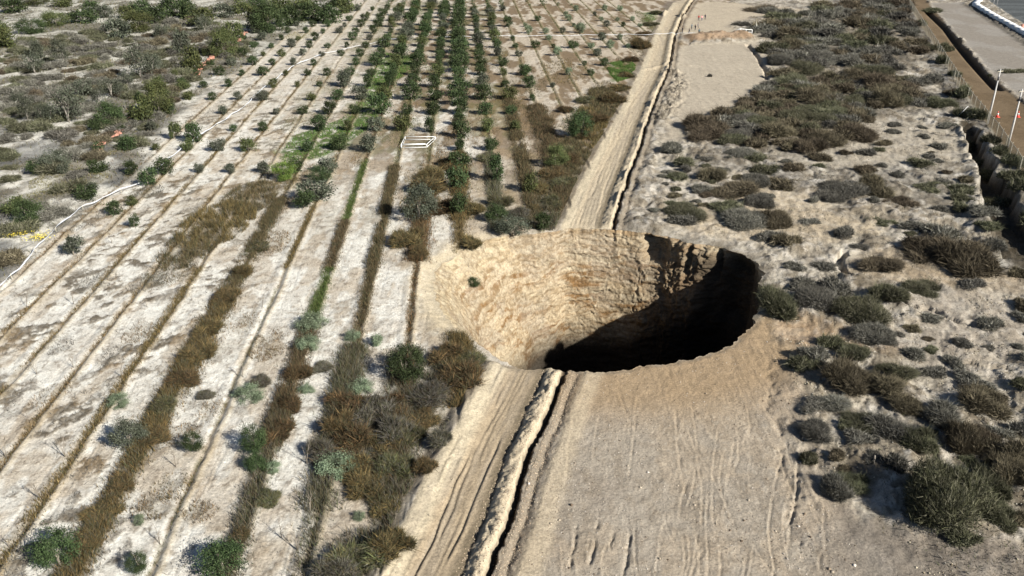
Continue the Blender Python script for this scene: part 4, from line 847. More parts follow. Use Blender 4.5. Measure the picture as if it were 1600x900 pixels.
# shrubs of the right scrubland: placed ones, then the dense thickets
LAND = [((1320,290),'the long grey shrub on the sand'),((1193,420),'the right tip of the sinkhole'),((1362,722),'the short wooden post'),((1548,190),'the left utility pole'),((1150,50),'the white rail on the mound'),((1416,5),'the far end of the fence'),((1590,330),'the black end of the overgrown ditch'),
 ((1600,900),'the bottom right corner'),((1480,780),'the largest shrub of all'),((1060,180),'the rubble beside the far trench'),((1200,130),'the right edge of the pale clearing'),((1300,60),'the middle of the far thicket'),((1495,180),'the thin white stake'),((1400,600),'the sandy wash'),((1600,560),'the eroded right edge'),((1240,660),'the right edge of the near clearing'),((1330,415),'the short dark gully'),((1040,330),'the trench at the far rim'),((1230,230),'the near edge of the far thicket')]
SH = [(1465,796,150,150,'green'),(1320,303,98,44,'grey'),(1450,400,95,40,'brown'),(1505,418,105,62,'brown'),(1443,455,66,22,'green'),(1275,480,80,64,'grey'),(1335,495,110,62,'green'),(1362,530,84,44,'grey'),(1212,488,64,66,'green'),(1255,580,52,34,'green'),(1320,605,84,62,'brown'),(1384,612,70,50,'brown'),(1268,638,52,18,'grey'),
 (1165,350,95,56,'grey'),(1210,350,56,34,'brown'),(1150,300,80,34,'brown'),(1225,290,54,26,'brown'),(1065,335,78,26,'green'),(1045,240,50,26,'grey'),(1100,215,60,28,'brown'),(1160,245,60,22,'grey'),(1300,460,56,40,'grey'),(1570,720,80,50,'brown'),(1540,640,90,40,'brown'),(1560,820,70,42,'green'),(1590,760,70,60,'brown'),(1480,660,80,34,'grey'),(1340,690,46,22,'grey'),(1262,720,34,30,'green'),(1310,770,60,42,'grey'),(1330,760,60,34,'green'),(1440,820,44,24,'green'),(1520,600,50,18,'grey'),
 (1345,665,60,24,'green'),(1400,680,90,44,'grey'),(1305,725,34,24,'brown'),(1205,375,44,22,'grey'),(1290,420,46,20,'grey'),(1240,420,40,16,'grey'),(1405,320,60,20,'brown'),(1450,295,50,18,'green'),(1500,300,50,24,'green'),(1530,345,44,22,'grey'),(1430,360,40,16,'grey'),(1380,350,40,14,'green'),(1590,610,36,20,'green'),(1455,500,40,20,'grey'),(1425,515,30,14,'brown'),(1590,430,44,26,'brown'),(1545,395,40,26,'grey'),(1110,120,10,8,'grey'),
 (1560,243,40,30,'green'),(1580,262,44,34,'green'),(1600,300,50,40,'green'),(1545,225,34,28,'green'),(1592,285,44,34,'green'),(1570,300,40,30,'green'),(1610,340,50,40,'green'),(1535,240,34,26,'green'),(1555,262,38,28,'green'),(1575,285,40,26,'green'),(1525,190,34,34,'green'),(1500,155,32,32,'green'),(1490,120,26,22,'green'),(1470,100,26,24,'green'),(1545,300,40,20,'green'),(1585,112,50,14,'green'),(1547,118,10,8,'green'),(1455,18,34,12,'green'),(1190,15,60,16,'brown'),(1160,40,34,18,'grey'),(1470,285,40,14,'grey'),(1350,390,34,12,'grey'),(1265,350,34,12,'grey'),(1115,280,60,34,'brown'),(1180,285,70,34,'grey'),(1185,320,60,34,'grey'),(1130,330,54,30,'green'),(1200,270,50,24,'green'),(1095,300,40,22,'grey'),(1355,300,60,36,'brown'),(1300,310,60,30,'grey'),(1335,560,60,30,'green'),(1300,540,50,40,'green'),(1390,470,60,40,'green'),(1415,640,60,36,'brown'),(1430,700,60,50,'green'),(1400,740,50,44,'grey'),(1500,700,70,60,'brown'),(1545,770,60,50,'green'),(1530,690,60,40,'brown'),(1500,850,50,30,'green'),(1590,820,50,40,'brown'),(1600,680,50,40,'grey'),(1450,80,30,20,'green'),(1460,130,40,24,'grey'),(1485,150,30,20,'brown'),(1505,185,34,28,'green'),(1440,40,26,18,'green'),(1475,80,24,22,'green'),(1515,215,34,24,'green'),(1480,200,34,16,'grey'),(1452,160,34,20,'brown'),(1600,500,40,20,'grey'),(1520,450,40,16,'grey'),(1500,330,40,22,'green'),(1470,330,40,20,'grey'),(1545,365,40,24,'green'),(1230,385,50,24,'brown'),(1250,450,40,24,'grey'),(1380,420,60,30,'brown')]
r = random.Random(12)
def thick(poly, n, rmin, rmax, kinds, mind):
    P = GP(poly); out = []; tries = 0
    while len(out) < n and tries < 20000:
        tries += 1
        x = r.uniform(P[:, 0].min(), P[:, 0].max()); y = r.uniform(P[:, 1].min(), P[:, 1].max())
        if not inpoly(np.array([x]), np.array([y]), P)[0]: continue
        rad = r.uniform(rmin, rmax)
        if any(math.hypot(x-a, y-b) < (rad+c)*mind for a, b, c, *_ in out): continue
        out.append((x, y, rad, r.choice(kinds)))
    return out
TH_ = thick([(1190,18),(1260,22),(1300,8),(1412,2),(1425,40),(1440,90),(1400,115),(1330,125),(1225,130),(1210,90),(1200,60)], 120, 2.6, 5.4, ['grey','grey','green','brown'], .46)
TH_ += thick([(1200,135),(1330,125),(1420,120),(1450,150),(1470,175),(1400,165),(1330,190),(1350,215),(1260,240),(1160,235),(1080,215),(1110,190),(1170,165)], 110, 2.0, 4.2, ['grey','brown','brown','green'], .5)
TH_ += thick([(1330,180),(1490,200),(1515,270),(1560,380),(1400,380),(1280,370),(1060,350),(1020,300),(1060,250),(1250,250)], 60, .6, 2.3, ['grey','grey','green','brown'], 1.1)
TH_ += thick([(1250,560),(1600,460),(1640,800),(1500,850),(1330,820),(1260,650)], 48, .5, 1.9, ['grey','grey','green','brown'], 1.05)
TH_ += thick([(1030,270),(1140,250),(1170,290),(1110,350),(1010,340)], 14, .7, 1.4, ['grey','brown'], 1.1)
SHR = []
def unproj(x, y):
    d = y*CP+H*SP; return 800+F*x/d, 450-F*((-H)*CP+y*SP)/d
for px, py, wp, hp, kd in SH:
    x, y, s = place_px(px, py); SHR.append((x, y, wp*s/2, hp*s*.9, kd, px, py))
hand = [(a[0], a[1], a[2]) for a in SHR]
for x, y, rad, kd in TH_:
    if any(math.hypot(x-a, y-b) < (rad+c)*.6 for a, b, c in hand): continue
    if not outside_hole(np.array([x]), np.array([y]), rad)[0]: continue
    px, py = unproj(x, y); SHR.append((x, y, rad, rad*r.uniform(.8, 1.1), kd, px, py))
shr_o = []
ADJ = {'grey': 'grey', 'brown': 'brown', 'green': 'olive brown'}
for x, y, rad, hh, kd, px, py in SHR:
    z = float(hz(x, y)[0]); near = rad/((y*CP+H*SP)/F) > 28
    big_ = rad/((y*CP+H*SP)/F) > 13
    o = link_mesh('shrub' if big_ else 'dry_tussock', base_mesh(SHRUB[kd+('_huge' if near and rad > 2.6 and kd != 'brown' else '_near' if near else '')], RR_), None, (x, y, z-.1*rad)); o.scale = (rad*1.1, rad*1.1*RR_.uniform(.75, 1.25), hh*RR_.uniform(.85, 1.15)); o.rotation_euler.z = RR_.uniform(0, 6.28)
    tag(o, None, 'shrub' if big_ else 'tussock', 'dry shrubs on the sandy land right of the sinkhole' if big_ else 'small tussocks on the sandy land right of the sinkhole')
    d, l = min((math.hypot(px-a[0], (py-a[1])*1.5), t) for a, t in LAND); o['_land'] = l; o['_d'] = d
    wpx = rad/((y*CP+H*SP)/F); o['_adj'] = ('large ' if wpx > 40 else 'small ' if wpx < 13 else 'medium ')+ADJ[kd]; shr_o.append(o)
rank_labels(shr_o, '%(adj)s shrub, %(n)snearest such one to %(land)s')

# left scrub: big green bushes, pale trunked trees, grey shrubs
LLAND = [((173,195),'the round dark bush above the orange netting'),((105,180),'the pale trunked bare tree'),((320,105),'the brightest stretch of orange netting'),((0,100),'the upper left edge'),((0,20),'the top left corner'),((270,10),'the tall tree trunk at the top'),((420,90),'the grey wash by the orchard corner'),((50,370),'the yellow flowers'),((150,240),'the lowest orange netting'),((0,300),'the left edge beside the grey slope'),((220,60),'the middle of the left scrub'),((120,20),'the dark green hedge at the top')]
LB = [(173,198,42,42,'dark'),(222,192,40,44,'olive'),(250,180,46,56,'olive'),(300,110,34,40,'olive'),(350,88,44,46,'olive'),(365,70,30,36,'olive'),(285,85,26,40,'grey'),(8,75,40,34,'olive'),(50,52,44,26,'dark'),(88,40,44,26,'olive'),(130,36,40,22,'dark'),(142,22,26,22,'dark'),(220,22,30,24,'dark'),(185,60,40,30,'grey'),(215,50,50,34,'olive'),(245,35,40,26,'dark'),(275,25,40,34,'dark'),(295,28,30,30,'dark'),(320,40,40,30,'olive'),(420,50,50,50,'dark'),(440,28,40,34,'olive'),(405,45,36,36,'olive'),(490,32,40,30,'dark'),(515,36,36,26,'dark'),(540,20,30,22,'olive'),(350,26,30,20,'grey'),(20,20,40,22,'dark'),(55,8,44,16,'olive'),(100,10,36,14,'brown_'),(375,20,30,22,'olive'),(470,14,40,18,'olive'),(530,10,40,14,'dark'),(60,90,24,30,'grey'),(45,345,50,40,'dark'),(85,265,50,34,'grey'),(135,310,34,24,'dark'),(20,330,36,26,'olive'),(205,320,20,16,'olive'),(145,300,20,14,'grey'),(285,140,20,16,'olive'),(455,40,30,30,'dark'),(0,55,30,24,'olive'),(200,28,26,20,'olive'),(165,28,26,20,'grey'),(400,15,30,24,'dark')]
lo = []
for px, py, wp, hp, kd in LB:
    kd = kd.replace('brown_', 'olive'); x, y, s = place_px(px, py); z = float(hz(x, y)[0])
    near = wp*.64 > 26
    t = thing('green_bush', None, 'bush', (x, y, z-.05), RR_.uniform(0, 6.28), 'green bushes in the scrub left of the orchard')
    c = link_mesh('crown', base_mesh(CROWN[kd+('_near' if near else '')], RR_), t, (0, 0, -.35*hp*s*.5)); c.scale = (wp*s/2.1, wp*s/2.1, hp*s*.6)
    link_mesh('trunk', base_mesh(TRUNK, RR_), t).scale = (wp*s*.4, wp*s*.4, hp*s*.7)
    d, l = min((math.hypot(px-a[0], (py-a[1])*1.5), q) for a, q in LLAND); t['_land'] = l; t['_d'] = d; t['_adj'] = {'dark': 'dark green', 'olive': 'olive green', 'grey': 'grey green'}[kd]; lo.append(t)
rank_labels(lo, '%(adj)s bush, %(n)snearest such to %(land)s')
lo = []
for px, py, wp, hp in [(108,192,60,62),(44,188,30,44),(67,190,26,38),(80,190,26,36),(55,115,40,40),(220,122,50,56),(175,152,44,36),(155,163,30,30),(268,22,26,36),(100,100,30,50),(30,160,24,24),(200,135,30,34),(240,112,34,34),(255,60,30,30),(130,150,40,34),(320,50,30,30)]:
    x, y, s = place_px(px, py)
    t = plant_tree(x, y, wp*s, hp*s, 'sparse', 'sparse_tree', None, 'tree', 'thin grey trees in the left scrub', pale=True)
    d, l = min((math.hypot(px-a[0], (py-a[1])*1.5), q) for a, q in LLAND); t['_land'] = l; t['_d'] = d; lo.append(t)
rank_labels(lo, 'half bare pale-trunked tree, %(n)snearest to %(land)s')
r = random.Random(31)
LT = thick([(0,60),(60,60),(200,40),(300,30),(390,60),(370,95),(300,130),(230,215),(170,270),(100,330),(0,420)], 290, 1.3, 3.3, ['grey','grey','green','green','brown'], .5)
lo = []
for x, y, rad, kd in LT:
    px, py = unproj(x, y); z = float(hz(x, y)[0])
    o = link_mesh('grey_shrub', base_mesh(SHRUB[kd], RR_), None, (x, y, z-.1*rad)); o.scale = (rad*1.1, rad*1.0, rad*RR_.uniform(.7, 1.1)); o.rotation_euler.z = RR_.uniform(0, 6.28)
    tag(o, None, 'shrub', 'grey shrubs in the scrub left of the orchard')
    d, l = min((math.hypot(px-a[0], (py-a[1])*1.5), q) for a, q in LLAND); o['_land'] = l; o['_d'] = d; o['_adj'] = ADJ[kd]; lo.append(o)
rank_labels(lo, 'low %(adj)s shrub, %(n)snearest such to %(land)s')

# green plant hanging on the left wall of the sinkhole
p = wall_point(angle_of(700, 400), 2.6)
def on_wall(px, py):
    """nearest wall vertex seen at a pixel"""
    D = YW*CP+(H-ZW)*SP; U = 800+F*XW/D; W = 450-F*((ZW-H)*CP+YW*SP)/D
    m = (abs(U-px)+abs(W-py)) + np.where((YW > HC[1]-6) & (D2 < 20), 0, 1e6); i = np.unravel_index(np.argmin(m), m.shape); return XW[i], YW[i], ZW[i]
x, y, z = on_wall(737, 442)
o = link_mesh('hanging_bush', CROWN['dark_near'][0], None, (x+.2, y-.2, z-.6)); o.scale = (.75, .75, .8); tag(o, 'small dark green bush clinging to the pale left wall of the sinkhole', 'bush')
x, y, z = on_wall(732, 418)
tw = TWG[1]; o = link_mesh('dry_branch', tw, None, (x, y, z-.2)); o.scale = (1.6, 1.6, 1.8); tag(o, 'dry branch sticking out above the bush on the sinkhole wall', 'branch')

# ------------------------------------------------------------------ stones and clods
def stones(name, x, y, size, cols, label, seed):
    r = np.random.default_rng(seed); n = len(x)
    o = np.array([[1,0,0],[-1,0,0],[0,1,0],[0,-1,0],[0,0,1],[0,0,-1]], float)
    v = o[None]*r.uniform(.5, 1.2, (n, 6, 1)); a = r.uniform(0, 6.28, n); ca, sa = np.cos(a), np.sin(a)
    v = np.stack([v[..., 0]*ca[:, None]-v[..., 1]*sa[:, None], v[..., 0]*sa[:, None]+v[..., 1]*ca[:, None], v[..., 2]*.7], -1)*size[:, None, None]
    v += np.column_stack([x, y, hz(x, y)+size*.2])[:, None]
    f = np.array([[0,2,4],[2,1,4],[1,3,4],[3,0,4],[2,0,5],[1,2,5],[3,1,5],[0,3,5]])
    F_ = (f[None]+np.arange(n)[:, None, None]*6).reshape(-1, 3)
    c = np.array(cols)[r.integers(0, len(cols), n)]*r.uniform(.75, 1.25, (n, 1))
    tag(mesh(name, v.reshape(-1, 3), F_, M_STONE, None, np.repeat(c, 6, 0)), label, 'stones', None, 'stuff')
SC_ = [K(200, 188, 165), K(160, 146, 124), K(120, 106, 88), K(216, 208, 194)]
r = np.random.default_rng(3)
x = r.uniform(-12, 45, 26000); y = 42+(r.uniform(0, 1, 26000)**1.3)*60; ok = inpoly(x, y, CLEAR_N) & outside_hole(x, y) & (fbm(x/3, y/3, 110) > r.uniform(.35, .75, len(x))); x, y = x[ok], y[ok]
stones('gravel', x, y, r.uniform(.02, .07, len(x))*(1+1.5*(r.uniform(0, 1, len(x)) > .97)), SC_, 'loose gravel strewn over the graded clearing in front of the sinkhole', 1)
def along(line, n, off, sp, seed):
    r = np.random.default_rng(seed); seg = np.diff(line, axis=0); L = np.hypot(*seg.T); c = np.r_[0, np.cumsum(L)]; t = r.uniform(0, c[-1], n); i = np.clip(np.searchsorted(c, t)-1, 0, len(L)-1)
    f = (t-c[i])/L[i]; p = line[i]+seg[i]*f[:, None]; nrm = np.column_stack([-seg[i][:, 1], seg[i][:, 0]])/L[i][:, None]   # left of the direction = viewer's right
    o = off+r.normal(0, sp, n); return p[:, 0]+nrm[:, 0]*o, p[:, 1]+nrm[:, 1]*o
x1, y1 = along(RIDGE_N, 1500, 1.6, .35, 2); x2, y2 = along(RIDGE_N, 600, -1.2, .12, 3); x3, y3 = along(RIDGE_F, 1500, 1.9, .4, 4)
x4, y4 = along(RIDGE_N, 800, .05, .34, 14); x = np.r_[x1, x2, x3, x4]; y = np.r_[y1, y2, y3, y4]; ok = outside_hole(x, y); x, y = x[ok], y[ok]
stones('clods', x, y, r.uniform(.03, .08, len(x)), [K(214, 198, 168), K(190, 172, 144), K(160, 146, 124)], 'broken earth clods heaped along the edge of the trench', 5)
x = r.uniform(20, 60, 9000); y = r.uniform(42, 85, 9000); ok = open_scrub(x, y) & outside_hole(x, y, .5) & (fbm(x/2.5, y/2.5, 111) > .5); x, y = x[ok], y[ok]
stones('scree', x, y, r.uniform(.03, .12, len(x)), SC_, 'pale stones scattered between the shrubs right of the clearing', 6)

# ------------------------------------------------------------------ man-made things
def tapeline(pts, label, hgt, stake_every, wdt):
    P = GP(pts); t = thing('barrier_tape', label, 'barrier tape', (*P[0], float(hz(*P[0])[0])))
    ox, oy, oz = t.location
    # resample
    seg = np.diff(P, axis=0); L = np.hypot(*seg.T); c = np.r_[0, np.cumsum(L)]; n = int(c[-1]/.7); s = np.linspace(0, c[-1], n)
    X_ = np.interp(s, c, P[:, 0]); Y_ = np.interp(s, c, P[:, 1])
    X_ = X_+(fbm(s/6, s*0, 400)-.5)*.5; zz = hz(X_, Y_)
    ph = (s % stake_every)/stake_every; sag = 1-.30*4*ph*(1-ph)
    hh = hgt*sag+(fbm(s/1.5, s*0+3, 401)-.5)*.10
    tw = fbm(s/2.0, s*0+9, 402)*3
    V = []; 
    dx = np.gradient(X_, s); dy = np.gradient(Y_, s); nx_, ny_ = -dy, dx
    for q in (-1, 1):
        V.append(np.column_stack([X_+nx_*q*wdt/2*np.cos(tw)-ox, Y_+ny_*q*wdt/2*np.cos(tw)-oy, zz+hh+q*wdt/2*np.abs(np.sin(tw))*1.0-oz]))
    V = np.vstack(V); F_ = [(i, i+1, n+i+1, n+i) for i in range(n-1)]
    mesh('ribbon', V, F_, M_TAPE, t)
    sm = MB(); sm.tube([(0, 0, -.1), (0, 0, 1)], [.045, .03], 5); sme = sm.build('stake', M_POST, link=False)
    for k in range(int(c[-1]/stake_every)+1):
        i = min(int(k*stake_every/c[-1]*(n-1)), n-1); o = link_mesh('stake', sme, t, (X_[i]-ox, Y_[i]-oy, zz[i]-oz)); o.scale = (1, 1, hgt+.12)
    return t
tapeline(PIPE_L, 'long white plastic barrier tape on stakes along the left edge of the field', .7, 7.5, .15)
tapeline(PIPE_T, 'long white tape stretched straight across the far orchard rows and the track', .7, 12, .09)
# small second strand at the far left
def netting(pts, label, wd):
    P = GP(pts); seg = np.diff(P, axis=0); L = np.hypot(*seg.T); c = np.r_[0, np.cumsum(L)]; n = max(int(c[-1]/.4), 6); s = np.linspace(0, c[-1], n)
    X_ = np.interp(s, c, P[:, 0])+(fbm(s/2, s*0, 410)-.5)*1.6; Y_ = np.interp(s, c, P[:, 1]); m = 7; V = []
    for j in range(m):
        q = (j/(m-1)-.5)*wd; xx = X_+q*(.6+.7*fbm(s/1.2, s*0+j*.3, 411)); yy = Y_+(fbm(s, s*0+j, 412)-.5)*.8
        V.append(np.column_stack([xx, yy, hz(xx, yy)+.12+.55*fbm(s/.7, s*0+j*.8, 413)]))
    V = np.vstack(V); F_ = []
    rr = random.Random(len(pts)+int(wd*10))
    for j in range(m-1):
        for i in range(n-1):
            if rr.random() > .16: F_.append((j*n+i, j*n+i+1, (j+1)*n+i+1, (j+1)*n+i))
    tag(mesh('orange_netting', V, F_, M_ORANGE), label, 'netting', 'fallen orange safety netting')
netting([(305,119),(312,110),(320,104),(332,90),(337,86)], 'longest piece of fallen orange safety netting, between two olive bushes', 1.5)
netting([(143,242),(152,235),(162,226),(168,222)], 'lowest piece of fallen orange netting, above the yellow weeds', 1.4)
netting([(175,218),(186,210),(196,202),(206,195),(209,188)], 'fallen orange netting beside the two olive bushes', 1.3)
netting([(371,66),(378,60),(385,52)], 'farthest scrap of orange netting at the scrub edge', 1.3)
netting([(230,172),(236,169)], 'small scrap of orange netting caught in an olive bush', 1.0)
# yellow flowers
for i, (px, py, lb) in enumerate([(22,369,'yellow flowering clump nearest the left edge'),(38,363,'small yellow flowering clump in the middle of three'),(62,371,'largest yellow flowering clump beside the white tape')]):
    x, y, s = place_px(px, py); t = thing('yellow_flowers', lb, 'flowers', (x, y, float(hz(x, y)[0])), 0, 'yellow flowering clumps')
    r = np.random.default_rng(i); n = 260; P = np.column_stack([r.normal(0, .8, n), r.normal(0, .7, n), r.uniform(.15, .4, n)])
    V = (P[:, None]+r.normal(0, .055, (n, 3, 3))).reshape(-1, 3); tag(mesh('petals', V, np.arange(3*n).reshape(-1, 3), M_YELL, t), kind='stuff')
    P[:, 2] = 0; tag(blades('stems', P, .32, .03, PAL['olive'], .3, 1, None, 5, t), kind='stuff')
# low white tube frame in the orchard
x0, y0 = G(646, 229); t = thing('tube_rack', 'low white tube rack lying open among the orchard rows', 'rack', (x0, y0, float(hz(x0, y0)[0])))
def rel(px, py, z): x, y = G(px, py); return (x-x0, y-y0, z)
A = [rel(627, 232, 0), rel(667, 231, 0), rel(680, 219, 0), rel(633, 219, 0)]
for i in range(4):
    a_, b_ = A[i], A[(i+1) % 4]
    m = MB(); m.tube([(a_[0], a_[1], .62), (b_[0], b_[1], .62)], .06, 6); m.build('top_rail', M_WHITE, t)
    m = MB(); m.tube([(a_[0], a_[1], .12), (b_[0], b_[1], .12)], .06, 6); m.build('bottom_rail', M_WHITE, t)
    m = MB(); m.tube([(a_[0], a_[1], -.1), (a_[0], a_[1], .68)], .09, 6); m.build('leg', M_WHITE, t)
m = MB(); a_, b_ = A[0], A[1]; m.tube([(a_[0]+.2, a_[1]+.9, .5), (b_[0]-.3, b_[1]+.7, .5)], .07, 6); m.build('cross_rail', M_WHITE, t)
# white rail on the mound
x0, y0 = G(1162, 56); z0 = float(hz(x0, y0)[0]); t = thing('white_rail', 'white painted rail standing on the brown earth mound', 'railing', (x0, y0, z0))
pp = [rel(1148, 55, 0), rel(1156, 55, 0), rel(1165, 54.4, 0), rel(1174.5, 54.4, 0)]
zs = [float(hz(x0+p[0], y0+p[1])[0])-z0 for p in pp]
m = MB(); m.tube([(p[0], p[1], q+h_) for p, q, h_ in zip(pp, zs, (.4, 1.1, 1.35, 1.4))], .11, 6); m.build('top_rail', M_WHITE, t)
m = MB(); m.tube([(p[0], p[1], q+h_*.5) for p, q, h_ in zip(pp, zs, (.4, 1.1, 1.35, 1.4))], .06, 6); m.build('middle_rail', M_WHITE, t)
for p, q, h_ in zip(pp[1:], zs[1:], (1.1, 1.35, 1.4)):
    m = MB(); m.tube([(p[0], p[1], q-.2), (p[0], p[1], q+h_)], .10, 6); m.build('post', M_WHITE, t)

# fence along the road
P = FENCE; seg = np.diff(P, axis=0); L = np.hypot(*seg.T); c = np.r_[0, np.cumsum(L)]; nb = int(c[-1]/4.2); s = np.linspace(0, c[-1], nb+1)
fx = np.interp(s, c, P[:, 0]); fy = np.interp(s, c, P[:, 1]); fz = hz(fx, fy)*.3
t = thing('wire_fence', 'tall khaki wire mesh fence with pale posts along the dirt road', 'fence', (fx[-1], fy[-1], 0)); ox, oy = fx[-1], fy[-1]
FH = 2.5
m = MB(); m.tube([(0, 0, -.9), (0, 0, FH+.1)], [.07, .06], 6); m.tube([(0, 0, FH+.1), (.12, 0, FH+.28)], [.05, .03], 5); pm = m.build('post', M_POST, link=False)
for i in range(nb+1):
    o = link_mesh('post', pm, t, (fx[i]-ox, fy[i]-oy, fz[i])); o.rotation_euler.z = random.uniform(-.1, .1); o.rotation_euler.x = random.uniform(-.02, .02)
for i in range(nb):
    a_ = np.array([fx[i]-ox, fy[i]-oy, fz[i]]); b_ = np.array([fx[i+1]-ox, fy[i+1]-oy, fz[i+1]]); d_ = (b_-a_); u_ = d_/np.linalg.norm(d_); V = []; F_ = []
    def strip(p, q, w3):
        k = len(V); V.extend([p-w3, p+w3, q+w3, q-w3]); F_.append((k, k+1, k+2, k+3))
    up = np.array([0, 0, 1.0]); nv = 26; nh = 16
    for j in range(nv):
        p = a_+d_*(j+.5)/nv; q = p+d_*.0; strip(p+up*.1, q+up*FH, u_*.022)
    for j in range(nh+1):
        z_ = .1+(FH-.1)*j/nh; strip(a_+up*z_, b_+up*z_, up*(.022 if j not in (0, nh) else .05))
    mesh('mesh_panel', np.array(V), F_, M_WIRE, t)
    m = MB(); m.tube([a_+up*(FH+.0), b_+up*(FH+.0)], .045, 5); m.build('top_rail', M_POST, t)
# two utility poles
def pole(px, py, hp, label, lean):
    x, y, s = place_px(px, py); h = hp*s/math.cos(math.atan2(H, y)); z = float(hz(x, y)[0])
    t = thing('utility_pole', label, 'pole', (x, y, z-.1), .5); 
    m = MB(); m.tube([(0, 0, -.5), (lean, 0, h)], [.19, .11], 8); m.build('shaft', M_CONC, t, smooth=True)
    m = MB(); m.tube([(.30, 0, 0), (lean+.2, 0, h*.62)], [.05, .05], 6); m.build('conduit', M_CONC, t)
    m = MB(); m.tube([(lean*.8, 0, h*.80), (lean*.85, 0, h*.87)], .15, 8); m.build('dark_band', M_DARK, t)
    m = MB(); m.box((lean, 0, h*.96), (1.7, .12, .12)); m.build('crossarm', M_POST, t)
    m = MB(); m.tube([(lean+.0, 0, h*.84), (lean+.8, .1, h*.88), (lean+1.3, .15, h*.93)], [.035, .03, .03], 5); m.build('bracket', M_DARK, t)
    for q in (-.75, 0, .75):
        m = MB(); m.tube([(lean+q, 0, h*.96+.06), (lean+q, 0, h*.96+.16), (lean+q, 0, h*.96+.34)], [.05, .09, .05], 7); m.build('insulator', M_DARK, t)
    return t
pole(1542, 196, 82, 'tall pale utility pole with dark crossarm, the left of two beside the fence', .1)
pole(1574, 230, 88, 'tall pale utility pole with dark crossarm, the right of two beside the fence', .1)
def cone(px, py, label):
    x, y, s = place_px(px, py); t = thing('traffic_cone', label, 'traffic cone', (x, y, float(hz(x, y)[0])))
    m = MB(); m.box((0, 0, .04), (.75, .75, .08)); m.build('base', M_RED, t)
    m = MB(); m.tube([(0, 0, .081), (0, 0, .45)], [.30, .19], 12); m.build('cone_body', M_RED, t)
    m = MB(); m.tube([(0, 0, .451), (0, 0, .8)], [.19, .12], 12); m.build('white_band', M_WHITE, t)
    m = MB(); m.tube([(0, 0, .801), (0, 0, 1.15)], [.12, .05], 12); m.build('cone_tip', M_RED, t)
cone(1558, 183, 'red and white traffic cone on the road beside the left pole'); cone(1590, 183, 'red and white traffic cone behind the right pole')
x, y, s = place_px(1495, 187); m = MB(); m.tube([(0, 0, 0), (1.7, .2, 2.0)], .05, 5); tag(m.build('stake', M_WHITE, None, (x, y, float(hz(x, y)[0]))), 'thin white stake leaning to the right in the dark shrubs near the fence', 'stake')
x, y, s = place_px(1363, 731); m = MB(); m.tube([(0, 0, -.2), (.02, 0, .35), (0, .02, .62)], [.07, .075, .06], 7); tag(m.build('wooden_post', M_BARK, None, (x, y, float(hz(x, y)[0]))), 'short dark wooden post beside the thin gully left of the largest shrub', 'post')
# low concrete parapet at the top right corner
P = CANAL; t = thing('parapet', 'long white concrete parapet around the paved yard in the top right corner', 'parapet', (P[1][0], P[1][1], 0)); ox, oy = P[1]
for i in range(len(P)-1):
    a_, b_ = P[i]-P[1], P[i+1]-P[1]; d_ = b_-a_; l = np.hypot(*d_); n = max(1, int(l/6)); u_ = d_/l
    for j in range(n):
        c_ = a_+d_*(j+.5)/n; m = MB(); m.box((c_[0], c_[1], .25), (l/n-.04, 2.0, 1.5), math.atan2(d_[1], d_[0])); m.build('concrete_block', M_CONC if False else M_WHITE, t)
x, y, s = place_px(1597, 46); m = MB(); m.tube([(0, 0, 0), (0, 0, 1.3)], [.6, .6], 12); m.tube([(0, 0, 1.3), (0, 0, 1.45)], [.65, .5], 12)
tag(m.build('orange_drum', M_ORANGE, None, (x, y, 0.1)), 'orange drum standing at the right edge behind the white parapet', 'drum')
# thin lamp masts in the yard
for px, py, lb in ((1551, 12, 'thin grey mast just behind the bend of the parapet'), (1557, 10, 'second thin mast right of the first behind the parapet')):
    x, y, s = place_px(px, py); m = MB(); m.tube([(0, 0, -.2), (0, 0, 5.5)], [.09, .06], 6); m.tube([(0, 0, 5.5), (.7, 0, 5.7)], [.05, .04], 5); tag(m.build('mast', M_CONC, None, (x, y, 0)), lb, 'mast')

# ------------------------------------------------------------------ people
M_SKIN = plain('skin', (.42, .26, .18)); M_HAIR = plain('dark_hair', (.03, .025, .02)); M_NAVY = plain('navy_cloth', (.04, .05, .09)); M_REDC = plain('red_cloth', (.60, .07, .07)); M_BLK = plain('black_cloth', (.03, .03, .035)); M_TEAL = plain('teal_cloth', (.04, .10, .12)); M_PINK = plain('pink_cloth', (.72, .28, .28)); M_DEN = plain('denim', (.07, .09, .15))
def skin_mesh(name, pts, edges, radii, mats, zsplit, poly_mat):
    me = bpy.data.meshes.new(name); me.from_pydata(pts, edges, []); o = bpy.data.objects.new(name, me); COL.objects.link(o)
    sk_ = o.modifiers.new('s', 'SKIN'); sv = me.skin_vertices[0].data
    for i, r_ in enumerate(radii): sv[i].radius = (r_, r_*(.75 if i in (0, 1, 2) else 1))
    sv[0].use_root = True
    o.modifiers.new('u', 'SUBSURF').levels = 1
    dg = bpy.context.evaluated_depsgraph_get(); m2 = bpy.data.meshes.new_from_object(o.evaluated_get(dg)); bpy.data.objects.remove(o); bpy.data.meshes.remove(me)
    m2.materials.clear()
    for q in mats: m2.materials.append(q)
    for p in m2.polygons: p.material_index = poly_mat(p.center); p.use_smooth = True
    m2.name = name; return m2
